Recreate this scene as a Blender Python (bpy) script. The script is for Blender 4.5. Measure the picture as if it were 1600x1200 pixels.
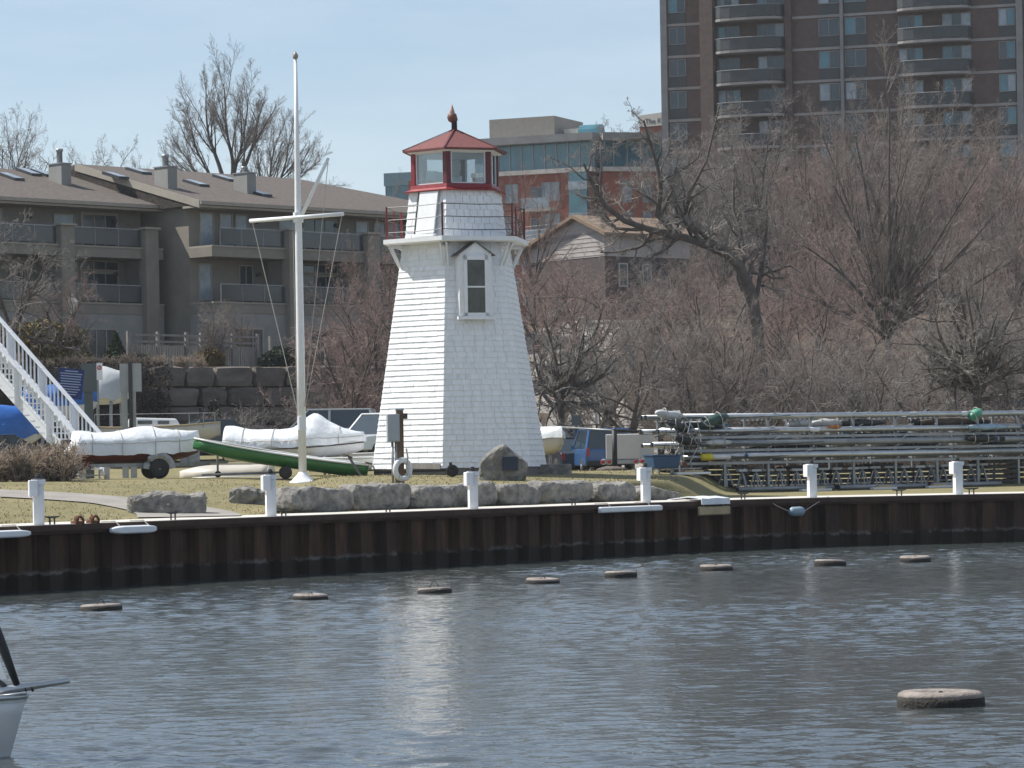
import bpy, math, random
import numpy as np
from mathutils import Vector, Matrix, noise

for o in list(bpy.data.objects):
    bpy.data.objects.remove(o)
sc = bpy.context.scene
col = sc.collection
R = math.radians

# ------------------------------------------------------------------ camera
FPX, CAMH, ROLL, PPY = 5000.0, 2.6, R(1.0), 720.0
cd = bpy.data.cameras.new('camera')
cam = bpy.data.objects.new('camera', cd)
col.objects.link(cam)
sc.camera = cam
cd.sensor_width = 36.0
cd.lens = 36.0 * FPX / 1600.0
cd.shift_y = (PPY - 600.0) / 1600.0
cd.clip_start = 0.5
cd.clip_end = 6000
cam.location = (0, 0, CAMH)
cam.rotation_euler = (Matrix.Rotation(R(90), 4, 'X') @ Matrix.Rotation(-ROLL, 4, 'Z')).to_euler()

# ------------------------------------------------------------------ light
SUN_AZ = R(106.0)      # measured from the direction towards the camera, to the left
SUN_EL = R(51.0)
sdir = Vector((-math.sin(SUN_AZ) * math.cos(SUN_EL), -math.cos(SUN_AZ) * math.cos(SUN_EL), math.sin(SUN_EL)))
sl = bpy.data.lights.new('sun', 'SUN')
sl.energy = 5.0
sl.angle = R(0.53)
sl.color = (1.0, 0.955, 0.88)
so = bpy.data.objects.new('sun', sl)
so.rotation_euler = (-sdir).to_track_quat('-Z', 'Y').to_euler()
so.location = (-60, 40, 90)
col.objects.link(so)

w = bpy.data.worlds.new('World')
sc.world = w
w.use_nodes = True
nt = w.node_tree
bg = nt.nodes['Background']
sky = nt.nodes.new('ShaderNodeTexSky')
sky.sky_type = 'NISHITA'
sky.sun_disc = False
sky.sun_elevation = SUN_EL
sky.sun_rotation = math.atan2(sdir.x, sdir.y)
sky.altitude = 100
sky.air_density = 1.0
sky.dust_density = 0.35
sky.ozone_density = 3.0
# thin cirrus veil mixed into the sky all round
tc = nt.nodes.new('ShaderNodeTexCoord')
mp = nt.nodes.new('ShaderNodeMapping')
mp.inputs['Scale'].default_value = (3.0, 3.0, 14.0)
mp.inputs['Rotation'].default_value = (0.1, 0.16, 0.4)
cn = nt.nodes.new('ShaderNodeTexNoise')
cn.inputs['Scale'].default_value = 1.6
cn.inputs['Detail'].default_value = 7
cn.inputs['Roughness'].default_value = 0.62
cr = nt.nodes.new('ShaderNodeMapRange')
cr.inputs['From Min'].default_value = 0.38
cr.inputs['From Max'].default_value = 0.75
cr.inputs['To Min'].default_value = 0.18
cr.inputs['To Max'].default_value = 0.40
mx = nt.nodes.new('ShaderNodeMix')
mx.data_type = 'RGBA'
nt.links.new(tc.outputs['Generated'], mp.inputs['Vector'])
nt.links.new(mp.outputs['Vector'], cn.inputs['Vector'])
nt.links.new(cn.outputs['Fac'], cr.inputs['Value'])
nt.links.new(cr.outputs['Result'], mx.inputs['Factor'])
nt.links.new(sky.outputs['Color'], mx.inputs['A'])
mx.inputs['B'].default_value = (8.6, 9.2, 9.8, 1)
nt.links.new(mx.outputs['Result'], bg.inputs['Color'])
bg.inputs['Strength'].default_value = 0.088

vs = sc.view_settings
vs.view_transform = 'Standard'
vs.look = 'None'
vs.exposure = 0.38
vs.gamma = 1.0
vs.use_curve_mapping = False
sc.cycles.max_bounces = 6
sc.cycles.diffuse_bounces = 3
sc.cycles.glossy_bounces = 3
sc.cycles.transparent_max_bounces = 8

# ------------------------------------------------------------------ helpers
def unroll(px, py):
    dx, dy = px - 800.0, py - PPY
    c, s = math.cos(ROLL), math.sin(ROLL)
    return dx * c - dy * s, dy * c + dx * s
def P(px, py, Y):
    x, y = unroll(px, py)
    return Vector((x * Y / FPX, Y, CAMH - y * Y / FPX))
def PX(px, Y, py=650):
    return P(px, py, Y).x

def lin(r, g, b):
    f = lambda c: (c / 255.0) ** 2.2
    return (f(r), f(g), f(b))

MATS = {}
def mat(name, base, rough=0.7, var=0.15, scale=2.5, base2=None, bump=0.0, bscale=None, metal=0.0, spec=0.5,
        detail=5, stretch=(1, 1, 1), mixlo=0.35, mixhi=0.65, coat=0.0):
    if name in MATS:
        return MATS[name]
    m = bpy.data.materials.new(name)
    m.use_nodes = True
    t = m.node_tree
    b = t.nodes['Principled BSDF']
    b.inputs['Roughness'].default_value = rough
    b.inputs['Metallic'].default_value = metal
    b.inputs['Specular IOR Level'].default_value = spec
    b.inputs['Coat Weight'].default_value = coat
    co = t.nodes.new('ShaderNodeTexCoord')
    oi = t.nodes.new('ShaderNodeObjectInfo')
    ml = t.nodes.new('ShaderNodeVectorMath'); ml.operation = 'SCALE'
    ml.inputs[0].default_value = (37.0, 91.0, 53.0)
    t.links.new(oi.outputs['Random'], ml.inputs['Scale'])
    ad = t.nodes.new('ShaderNodeVectorMath'); ad.operation = 'ADD'
    t.links.new(co.outputs['Object'], ad.inputs[0])
    t.links.new(ml.outputs['Vector'], ad.inputs[1])
    ma = t.nodes.new('ShaderNodeMapping')
    ma.inputs['Scale'].default_value = stretch
    t.links.new(ad.outputs['Vector'], ma.inputs['Vector'])
    n = t.nodes.new('ShaderNodeTexNoise')
    n.inputs['Scale'].default_value = scale
    n.inputs['Detail'].default_value = detail
    n.inputs['Roughness'].default_value = 0.65
    t.links.new(ma.outputs['Vector'], n.inputs['Vector'])
    r = t.nodes.new('ShaderNodeMapRange')
    r.inputs['From Min'].default_value = mixlo
    r.inputs['From Max'].default_value = mixhi
    t.links.new(n.outputs['Fac'], r.inputs['Value'])
    x = t.nodes.new('ShaderNodeMix'); x.data_type = 'RGBA'
    lo = tuple(c * (1 - var) for c in base)
    hi = tuple(min(1, c * (1 + var)) for c in (base2 if base2 else base))
    x.inputs['A'].default_value = (*lo, 1)
    x.inputs['B'].default_value = (*hi, 1)
    t.links.new(r.outputs['Result'], x.inputs['Factor'])
    t.links.new(x.outputs['Result'], b.inputs['Base Color'])
    if bump:
        bn = t.nodes.new('ShaderNodeTexNoise')
        bn.inputs['Scale'].default_value = bscale or scale * 4
        bn.inputs['Detail'].default_value = 6
        t.links.new(ma.outputs['Vector'], bn.inputs['Vector'])
        bp = t.nodes.new('ShaderNodeBump')
        bp.inputs['Strength'].default_value = bump
        bp.inputs['Distance'].default_value = 0.05
        t.links.new(bn.outputs['Fac'], bp.inputs['Height'])
        t.links.new(bp.outputs['Normal'], b.inputs['Normal'])
    MATS[name] = m
    return m

class MB:
    def __init__(s):
        s.v = []; s.f = []
    def add(s, vs_, fs):
        k = len(s.v)
        s.v += [tuple(p) for p in vs_]
        s.f += [tuple(i + k for i in f) for f in fs]
        return s
    def box(s, x0, x1, y0, y1, z0, z1):
        return s.add([(x0, y0, z0), (x1, y0, z0), (x1, y1, z0), (x0, y1, z0), (x0, y0, z1), (x1, y0, z1), (x1, y1, z1), (x0, y1, z1)],
                     [(3, 2, 1, 0), (4, 5, 6, 7), (0, 1, 5, 4), (1, 2, 6, 5), (2, 3, 7, 6), (3, 0, 4, 7)])
    def bar(s, p0, p1, w_, h_=None, up=(0, 0, 1)):
        h_ = h_ or w_
        p0, p1 = Vector(p0), Vector(p1)
        t = (p1 - p0).normalized()
        u = t.cross(Vector(up))
        if u.length < 1e-4:
            u = Vector((1, 0, 0))
        u.normalize(); v = u.cross(t).normalized()
        u *= w_ / 2; v *= h_ / 2
        q = [p0 - u - v, p0 + u - v, p0 + u + v, p0 - u + v, p1 - u - v, p1 + u - v, p1 + u + v, p1 - u + v]
        return s.add(q, [(0, 1, 2, 3), (7, 6, 5, 4), (4, 5, 1, 0), (5, 6, 2, 1), (6, 7, 3, 2), (7, 4, 0, 3)])
    def tube(s, pts, r, sides=8, caps=True, flat=1.0):
        pts = [Vector(p) for p in pts]
        n = len(pts)
        rs = r if isinstance(r, (list, tuple)) else [r] * n
        rings = []
        for i, p in enumerate(pts):
            t = (pts[min(i + 1, n - 1)] - pts[max(i - 1, 0)]).normalized()
            ref = Vector((0, 0, 1)) if abs(t.z) < 0.9 else Vector((1, 0, 0))
            u = t.cross(ref).normalized(); v = u.cross(t)
            rings.append([p + (u * math.cos(a) + v * math.sin(a) * flat) * rs[i] for a in [2 * math.pi * k / sides for k in range(sides)]])
        return s.loft(rings, caps=caps)
    def loft(s, rings, caps=True, closed=True):
        k = len(rings[0]); vs_ = [p for r_ in rings for p in r_]; fs = []
        for i in range(len(rings) - 1):
            for j in range(k if closed else k - 1):
                a, b = i * k + j, i * k + (j + 1) % k
                fs.append((b, a, a + k, b + k))
        if caps:
            fs.append(tuple(range(k)))
            fs.append(tuple(range(len(vs_) - 1, len(vs_) - k - 1, -1)))
        return s.add(vs_, fs)
    def lathe(s, prof, c=(0, 0, 0), sides=16, axis='z'):
        rings = []
        for r_, z in prof:
            ring = []
            for k in range(sides):
                a = 2 * math.pi * k / sides
                x, y = r_ * math.cos(a), r_ * math.sin(a)
                p = (x, y, z) if axis == 'z' else ((x, -z, y) if axis == 'y' else (z, x, y))
                ring.append((p[0] + c[0], p[1] + c[1], p[2] + c[2]))
            rings.append(ring)
        return s.loft(rings)
    def torus(s, c, R_, r_, axis='z', n=24, m=8, flat=1.0):
        vs_ = []; fs = []
        for i in range(n):
            a = 2 * math.pi * i / n
            for j in range(m):
                b = 2 * math.pi * j / m
                rr = R_ + r_ * math.cos(b); h = r_ * math.sin(b) * flat
                x, y = rr * math.cos(a), rr * math.sin(a)
                p = (x, y, h) if axis == 'z' else ((x, h, y) if axis == 'y' else (h, x, y))
                vs_.append((p[0] + c[0], p[1] + c[1], p[2] + c[2]))
                fs.append((i * m + j, ((i + 1) % n) * m + j, ((i + 1) % n) * m + (j + 1) % m, i * m + (j + 1) % m))
        return s.add(vs_, fs)
    def extr(s, poly, vec):
        n = len(poly); vec = Vector(vec)
        a = [Vector(p) for p in poly]; b = [p + vec for p in a]
        return s.add(a + b, [tuple(range(n)), tuple(range(2 * n - 1, n - 1, -1))] + [((i + 1) % n, i, i + n, (i + 1) % n + n) for i in range(n)])
    def mesh(s, name, m=None, smooth=False):
        me = bpy.data.meshes.new(name)
        me.from_pydata(s.v, [], s.f)
        import bmesh
        bm = bmesh.new(); bm.from_mesh(me)
        bmesh.ops.recalc_face_normals(bm, faces=bm.faces)
        bm.to_mesh(me); bm.free()
        if smooth:
            me.polygons.foreach_set('use_smooth', [True] * len(me.polygons))
        if m:
            me.materials.append(m)
        return me
    def build(s, name, m, parent=None, smooth=False):
        return inst(name, s.mesh(name, m, smooth), parent)

def inst(name, me, parent=None, loc=None, rot=None):
    o = bpy.data.objects.new(name, me)
    col.objects.link(o)
    if parent: o.parent = parent
    if loc is not None: o.location = loc
    if rot is not None: o.rotation_euler = rot
    return o
def tag(o, label=None, cat=None, group=None, kind=None):
    if label: o['label'] = label
    if cat: o['category'] = cat
    if group: o['group'] = group
    if kind: o['kind'] = kind
    return o
def thing(name, label, cat, loc=(0, 0, 0), rz=0.0, group=None):
    o = bpy.data.objects.new(name, None)
    o.empty_display_size = 0.2
    col.objects.link(o)
    o.location = loc
    o.rotation_euler = (0, 0, rz)
    return tag(o, label, cat, group)
def bevel(o, w_=0.02, seg=2):
    b = o.modifiers.new('bevel', 'BEVEL')
    b.width = w_; b.segments = seg; b.limit_method = 'ANGLE'
    return o
def copy_tree(o, parent=None):
    c = o.copy(); col.objects.link(c); c.parent = parent
    for ch in list(o.children):
        copy_tree(ch, c)
    return c
def np_mesh(name, V, F, m, smooth=True):
    me = bpy.data.meshes.new(name)
    nv, nf = len(V), len(F)
    me.vertices.add(nv); me.vertices.foreach_set('co', np.asarray(V, dtype=np.float32).ravel())
    me.loops.add(nf * 4); me.loops.foreach_set('vertex_index', np.asarray(F, dtype=np.int32).ravel())
    me.polygons.add(nf); me.polygons.foreach_set('loop_start', np.arange(0, nf * 4, 4, dtype=np.int32))
    me.polygons.foreach_set('use_smooth', np.full(nf, smooth))
    me.update(calc_edges=True)
    me.materials.append(m)
    return me
def sstep(a, b, x):
    t = min(1.0, max(0.0, (x - a) / (b - a)))
    return t * t * (3 - 2 * t)
def lerp(a, b, t): return a + (b - a) * t

# ------------------------------------------------------------------ materials
M = dict(
    white_shingle=mat('white_shingle', (0.77, 0.78, 0.79), 0.6, 0.09, 3, bump=0.15, bscale=30, stretch=(2.2, 2.2, .35), mixlo=.3, mixhi=.6),
    white_paint=mat('white_paint', (0.76, 0.77, 0.78), 0.45, 0.05, 4),
    white_metal=mat('white_metal', (0.72, 0.74, 0.77), 0.35, 0.05, 3),
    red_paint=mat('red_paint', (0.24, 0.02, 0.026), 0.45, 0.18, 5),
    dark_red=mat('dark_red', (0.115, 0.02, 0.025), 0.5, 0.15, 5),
    roof_red=mat('roof_red', (0.165, 0.05, 0.046), 0.75, 0.18, 9, bump=0.3, bscale=60),
    glass=mat('glass', (0.035, 0.05, 0.06), 0.06, 0.2, 0.7, spec=0.7),
    glass_blue=mat('glass_blue', (0.05, 0.16, 0.2), 0.08, 0.25, 0.5, spec=0.8),
    glass_pale=mat('glass_pale', (0.26, 0.31, 0.35), 0.2, 0.3, 0.8, spec=0.6),
    tower_conc=mat('tower_conc', (0.30, 0.285, 0.27), 0.9, 0.14, 1.0),
    concrete=mat('concrete', (0.52, 0.49, 0.44), 0.9, 0.14, 1.5, bump=0.2, bscale=20),
    cap_concrete=mat('cap_concrete', (0.56, 0.53, 0.48), 0.85, 0.12, 0.9, bump=0.15, bscale=25),
    grey_conc=mat('grey_conc', (0.24, 0.24, 0.235), 0.9, 0.12, 1.0),
    asphalt=mat('asphalt', (0.11, 0.105, 0.10), 0.95, 0.2, 1.2, bump=0.2, bscale=40),
    path=mat('path', (0.27, 0.25, 0.225), 0.95, 0.12, 1.2, bump=0.2, bscale=40),
    boulder=mat('boulder', (0.145, 0.14, 0.132), 0.95, 0.25, 4, base2=(0.235, 0.222, 0.20), bump=1.0, bscale=6),
    block=mat('block', (0.135, 0.12, 0.105), 0.95, 0.35, 0.9, bump=0.6, bscale=5),
    aluminium=mat('aluminium', (0.46, 0.48, 0.50), 0.36, 0.12, 3, metal=0.85),
    dull_alu=mat('dull_alu', (0.26, 0.275, 0.29), 0.45, 0.15, 2, metal=0.6),
    galv=mat('galv', (0.30, 0.31, 0.32), 0.5, 0.2, 8, metal=0.6),
    steel_dark=mat('steel_dark', (0.05, 0.05, 0.052), 0.5, 0.2, 4, metal=0.3),
    black=mat('black', (0.018, 0.018, 0.02), 0.6, 0.2, 4),
    rubber=mat('rubber', (0.028, 0.027, 0.026), 0.85, 0.25, 6),
    tyre_lit_top=mat('tyre_lit_top', (0.25, 0.215, 0.19), 0.8, 0.25, 5, bump=0.4, bscale=30),  # pale beige top: the light falling on it is put into the colour
    tyre_tread=mat('tyre_tread', (0.022, 0.019, 0.016), 0.85, 0.4, 6, bump=0.6, bscale=30),  # darkened so the tyre's side looks shaded against its top
    wrap=mat('wrap', (0.70, 0.73, 0.76), 0.4, 0.10, 1.5, bump=0.7, bscale=4, spec=0.5),
    gel_white=mat('gel_white', (0.66, 0.665, 0.66), 0.3, 0.06, 1.2, spec=0.5),
    hull_white=mat('hull_white', (0.60, 0.62, 0.63), 0.22, 0.05, 1.2, spec=0.6),
    hull_cream=mat('hull_cream', (0.5, 0.47, 0.41), 0.4, 0.1, 1.2),
    green_hull=mat('green_hull', (0.035, 0.15, 0.045), 0.32, 0.12, 1.5, spec=0.5),
    orange_hull=mat('orange_hull', (0.13, 0.035, 0.022), 0.5, 0.25, 3),
    blue_tarp=mat('blue_tarp', (0.018, 0.12, 0.42), 0.5, 0.2, 1.2, bump=0.3, bscale=5),
    grey_tarp=mat('grey_tarp', (0.44, 0.46, 0.47), 0.5, 0.15, 1, bump=0.3, bscale=4),
    green_tarp=mat('green_tarp', (0.02, 0.055, 0.045), 0.4, 0.3, 2, bump=0.4, bscale=6),
    mint_tarp=mat('mint_tarp', (0.05, 0.26, 0.17), 0.5, 0.2, 2),
    yellow=mat('yellow', (0.60, 0.52, 0.03), 0.5, 0.12, 3),
    orange=mat('orange', (0.42, 0.13, 0.02), 0.6, 0.15, 3),
    blue_box=mat('blue_box', (0.022, 0.07, 0.145), 0.5, 0.15, 2),
    sign_blue=mat('sign_blue', (0.012, 0.028, 0.145), 0.5, 0.1, 3),
    sign_grey=mat('sign_grey', (0.34, 0.35, 0.345), 0.5, 0.08, 2, metal=0.2),
    sign_dark=mat('sign_dark', (0.10, 0.12, 0.125), 0.6, 0.1, 2),
    sign_text=mat('sign_text', (0.30, 0.36, 0.5), 0.6, 0.05, 2),
    brown_wood=mat('brown_wood', (0.13, 0.085, 0.05), 0.85, 0.25, 2, stretch=(4, 4, 0.6)),
    grey_wood=mat('grey_wood', (0.25, 0.235, 0.215), 0.9, 0.22, 2.5, stretch=(3, 3, 0.5)),
    pale_wood=mat('pale_wood', (0.42, 0.33, 0.2), 0.85, 0.15, 2),
    skirt=mat('skirt', (0.17, 0.155, 0.15), 0.85, 0.2, 2),
    box_grey=mat('box_grey', (0.30, 0.33, 0.345), 0.5, 0.06, 2),
    plaque=mat('plaque', (0.02, 0.028, 0.055), 0.35, 0.15, 4, metal=0.3),
    stucco=mat('stucco', (0.23, 0.21, 0.175), 0.9, 0.08, 1.2, bump=0.15, bscale=30),
    stucco_trim=mat('stucco_trim', (0.33, 0.30, 0.25), 0.85, 0.07, 1.5),
    stucco_grey=mat('stucco_grey', (0.26, 0.26, 0.245), 0.9, 0.08, 1.2),
    shingle_roof=mat('shingle_roof', (0.105, 0.088, 0.076), 0.95, 0.28, 5, bump=0.5, bscale=14),
    brick_red=mat('brick_red', (0.27, 0.088, 0.052), 0.9, 0.15, 3),
    brick_brown=mat('brick_brown', (0.115, 0.082, 0.068), 0.92, 0.14, 2),
    brick_tan=mat('brick_tan', (0.20, 0.145, 0.115), 0.9, 0.12, 2),
    spandrel=mat('spandrel', (0.055, 0.062, 0.064), 0.6, 0.12, 1),
    siding_pale=mat('siding_pale', (0.39, 0.36, 0.34), 0.7, 0.06, 1.5),
    siding_brown=mat('siding_brown', (0.075, 0.06, 0.056), 0.8, 0.12, 1.5),
    roof_tan=mat('roof_tan', (0.205, 0.145, 0.10), 0.95, 0.18, 4),
    shed_dark=mat('shed_dark', (0.035, 0.033, 0.038), 0.85, 0.2, 2),
    bark=mat('bark', (0.105, 0.088, 0.076), 0.95, 0.3, 3, bump=0.5, bscale=10),
    twig_brown=mat('twig_brown', (0.25, 0.212, 0.185), 0.9, 0.3, 0.5),
    twig_red=mat('twig_red', (0.255, 0.185, 0.162), 0.9, 0.3, 0.5),
    twig_grey=mat('twig_grey', (0.225, 0.205, 0.185), 0.9, 0.3, 0.5),
    twig_tan=mat('twig_tan', (0.33, 0.26, 0.20), 0.9, 0.3, 0.7),
    leaf_orange=mat('leaf_orange', (0.19, 0.115, 0.045), 0.9, 0.4, 1.2, base2=(0.16, 0.14, 0.05)),
    leaf_green=mat('leaf_green', (0.035, 0.06, 0.022), 0.8, 0.35, 1.5),
    leaf_dark=mat('leaf_dark', (0.026, 0.04, 0.022), 0.8, 0.35, 1.5),
    vine=mat('vine', (0.06, 0.046, 0.034), 0.95, 0.4, 1.5),
    rust=mat('rust', (0.16, 0.055, 0.03), 0.9, 0.35, 5),
    car_blue=mat('car_blue', (0.03, 0.10, 0.26), 0.3, 0.05, 1, coat=0.5),
    car_silver=mat('car_silver', (0.40, 0.42, 0.43), 0.3, 0.05, 1, metal=0.4, coat=0.5),
    car_white=mat('car_white', (0.66, 0.68, 0.68), 0.3, 0.04, 1, coat=0.5),
    car_dark=mat('car_dark', (0.015, 0.02, 0.028), 0.25, 0.1, 1, coat=0.6),
    car_teal=mat('car_teal', (0.05, 0.12, 0.125), 0.3, 0.05, 1, coat=0.5),
    tail_red=mat('tail_red', (0.35, 0.015, 0.02), 0.3, 0.1, 4),
    trailer_white=mat('trailer_white', (0.47, 0.45, 0.45), 0.5, 0.05, 1),
    lamp_glass=mat('lamp_glass', (0.55, 0.58, 0.55), 0.2, 0.1, 3),
    rope=mat('rope', (0.42, 0.40, 0.36), 0.9, 0.1, 10),
    clear_panel=mat('clear_panel', (0.045, 0.05, 0.053), 0.15, 0.12, 0.5, spec=0.6),
)
# ------------------------------------------------------------------ quay line and terrain
QP = [(-60, 0.0), (-10.81, 67.4), (-5.95, 74.1), (-1.0, 80.6), (3.82, 87.0), (6.6, 89.9), (9.1, 91.4), (14.75, 92.8), (60, 100), (200, 118)]
def q(X):
    if X <= QP[0][0]: return QP[0][1]
    for (a, b), (c, d) in zip(QP, QP[1:]):
        if X <= c: return b + (d - b) * (X - a) / (c - a)
    return QP[-1][1]
CAPV = 3.6
WA = R(30); W0 = Vector((-15.0, 150.0)); WD = Vector((math.cos(WA), math.sin(WA))); WN = Vector((-math.sin(WA), math.cos(WA)))
def h(X, Y):
    v = Y - q(X)
    if v < CAPV: return 1.4
    left = 1.4 + 0.85 * sstep(0, 24, v - CAPV)
    mound = 1.4 + 0.58 * sstep(1.0, 1.75, v - CAPV) + 0.25 * sstep(1.7, 14, v - CAPV)
    right = 1.4 + 0.08 * sstep(0, 6, v - CAPV) + 0.65 * sstep(9, 22, v)
    a = sstep(-6.0, -5.4, X)
    b = sstep(3.7, 5.6, X - 0.25 * max(0.0, v - CAPV))
    z = lerp(lerp(left, mound, a), right, b)
    # parking lot
    lot = lerp(3.0, 1.95, sstep(-9, 3, X))
    z = lerp(z, lot, sstep(104, 122, Y))
    # hill on the right
    hill = z + 9.4 * sstep(136, 205, Y) + 2.6 * sstep(205, 260, Y)
    # terrace on the left behind the stone wall
    rel = Vector((X, Y)) - W0
    t_, w_ = rel.dot(WD), rel.dot(WN)
    ter = z + (7.3 - z) * (1.0 if w_ > 0.4 else (0.0 if w_ < 0.0 else w_ / 0.4)) + 0.7 * sstep(4, 14, w_) + 3.0 * sstep(26, 60, w_)
    return lerp(ter, hill, sstep(9.0, 22.0, t_))
def GP(px, Y, dz=0.0):
    X = PX(px, Y)
    return Vector((X, Y, h(X, Y) + dz))

def grid_mesh(name, xs, vsamp, fn, m):
    V = []; F = []
    for X in xs:
        for v in vsamp:
            V.append(fn(X, v))
    n = len(vsamp)
    for i in range(len(xs) - 1):
        for j in range(n - 1):
            F.append((i * n + j, (i + 1) * n + j, (i + 1) * n + j + 1, i * n + j + 1))
    return np_mesh(name, V, F, m)

# ground material: dormant lawn in front, leaf litter on the hill
gm = bpy.data.materials.new('ground_cover'); gm.use_nodes = True
t = gm.node_tree; b = t.nodes['Principled BSDF']; b.inputs['Roughness'].default_value = 0.95; b.inputs['Specular IOR Level'].default_value = 0.2
geo = t.nodes.new('ShaderNodeNewGeometry')
def nz(scale, detail=6, rough=0.7):
    n = t.nodes.new('ShaderNodeTexNoise'); n.inputs['Scale'].default_value = scale; n.inputs['Detail'].default_value = detail
    n.inputs['Roughness'].default_value = rough
    t.links.new(geo.outputs['Position'], n.inputs['Vector']); return n
def mr(src, a, b_, c=0, d=1):
    r = t.nodes.new('ShaderNodeMapRange'); r.inputs['From Min'].default_value = a; r.inputs['From Max'].default_value = b_
    r.inputs['To Min'].default_value = c; r.inputs['To Max'].default_value = d
    t.links.new(src, r.inputs['Value']); return r.outputs['Result']
def mixc(f, A, B):
    x = t.nodes.new('ShaderNodeMix'); x.data_type = 'RGBA'
    t.links.new(f, x.inputs['Factor'])
    for k, c in (('A', A), ('B', B)):
        if isinstance(c, tuple): x.inputs[k].default_value = (*c, 1)
        else: t.links.new(c, x.inputs[k])
    return x.outputs['Result']
c1 = mixc(mr(nz(0.55).outputs['Fac'], 0.35, 0.68), (0.15, 0.145, 0.065), (0.30, 0.25, 0.14))
c2 = mixc(mr(nz(7.0).outputs['Fac'], 0.3, 0.7), (0.115, 0.118, 0.05), (0.34, 0.285, 0.17))
lawn = t.nodes.new('ShaderNodeMix'); lawn.data_type = 'RGBA'; lawn.inputs['Factor'].default_value = 0.42
t.links.new(c1, lawn.inputs['A']); t.links.new(c2, lawn.inputs['B'])
lit = mixc(mr(nz(0.8).outputs['Fac'], 0.3, 0.7), (0.085, 0.066, 0.05), (0.17, 0.13, 0.095))
sx = t.nodes.new('ShaderNodeSeparateXYZ'); t.links.new(geo.outputs['Position'], sx.inputs['Vector'])
fin = mixc(mr(sx.outputs['Y'], 126, 136), lawn.outputs['Result'], lit)
t.links.new(fin, b.inputs['Base Color'])
bp = t.nodes.new('ShaderNodeBump'); bp.inputs['Strength'].default_value = 0.7; bp.inputs['Distance'].default_value = 0.06
t.links.new(nz(16).outputs['Fac'], bp.inputs['Height']); t.links.new(bp.outputs['Normal'], b.inputs['Normal'])
M['ground'] = gm

xs = [-600, -300, -150, -90, -60, -45] + [-35 + 0.6 * i for i in range(118)] + [36, 38, 41, 45, 50, 57, 65, 80, 110, 160, 260, 500]
vv = [0.0, 1.8, 3.59, 3.75, 3.95, 4.15, 4.35, 4.55, 4.7, 4.85, 5.0, 5.15, 5.3, 5.5, 6, 7, 8.5] + [10 + 2 * i for i in range(17)] + [44 + 1.2 * i for i in range(52)] + [108, 113, 118, 124, 130, 138, 148, 160, 180, 220, 300, 500, 1000, 2500]
gme = grid_mesh('ground', xs, vv, lambda X, v: (X, q(X) + v, h(X, q(X) + v) if v < 400 else h(X, q(X) + 400)), gm)
ground = inst('ground', gme)
tag(ground, 'dormant yellow green lawn rising to the leaf covered hill', 'ground', kind='structure')

# concrete walkway along the quay edge (top at 1.4), 6 mm proud of the ground sheet
cxs = [-60, -40, -30, -22, -16] + [-14 + 0.5 * i for i in range(80)] + [27, 30, 36, 45, 60, 100]
mb = MB()
rings = []
for X in cxs:
    Y = q(X)
    rings.append([(X, Y - 0.10, 1.27), (X, Y - 0.10, 1.406), (X, Y + 3.5, 1.406), (X, Y + 3.5, 1.27)])
mb.loft(rings)
wk = mb.build('quay_walkway', M['cap_concrete'])
tag(wk, 'pale concrete walkway along the quay edge', 'pavement', kind='structure')

# asphalt path on the left lawn
def drape_strip(name, cl, width, m, lab, cat, dz=0.03, nseg=40, cross=6):
    pts = []
    n = len(cl)
    for i in range(nseg + 1):
        f = i / nseg * (n - 1); k = min(int(f), n - 2); u = f - k
        p0 = Vector(cl[max(k - 1, 0)]); p1 = Vector(cl[k]); p2 = Vector(cl[k + 1]); p3 = Vector(cl[min(k + 2, n - 1)])
        pts.append(0.5 * ((2 * p1) + (p2 - p0) * u + (2 * p0 - 5 * p1 + 4 * p2 - p3) * u * u + (3 * p1 - p0 - 3 * p2 + p3) * u ** 3))
    V = []; F = []
    for i, p in enumerate(pts):
        d = (pts[min(i + 1, nseg)] - pts[max(i - 1, 0)]).normalized()
        s_ = Vector((d.y, -d.x))
        wd = width if not callable(width) else width(i / nseg)
        for j in range(cross + 1):
            c = p + s_ * wd * (j / cross - 0.5)
            V.append((c.x, c.y, h(c.x, c.y) + dz))
    for i in range(nseg):
        for j in range(cross):
            a = i * (cross + 1) + j
            F.append((a, a + 1, a + cross + 2, a + cross + 1))
    o = inst(name, np_mesh(name, V, F, m))
    return tag(o, lab, cat, kind='structure')
def XY(px, py, z):
    x, y = unroll(px, py)
    Y = (CAMH - z) * FPX / y
    return (x * Y / FPX, Y)
drape_strip('path', [(-20, 80.5), (-14.0, 82.5), (-10.3, 82.2), (-8.6, 80.0), (-7.9, 77.6), (-7.6, 75.0)], lambda u: 3.0 - .6 * u, M['path'], 'grey asphalt footpath curving through the left lawn', 'path')
drape_strip('parking_lot', [(-40, 128), (-20, 131), (0, 131), (14, 128), (40, 128)], 17, M['asphalt'], 'asphalt parking lot behind the lawn', 'parking lot', nseg=60, cross=16, dz=0.05)
drape_strip('road', [(6.5, 132), (5.2, 145), (3.6, 158), (3.0, 172), (4.5, 190), (9.5, 205)], 5.6, M['path'], 'asphalt road climbing the wooded hill', 'road', dz=0.08)

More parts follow.
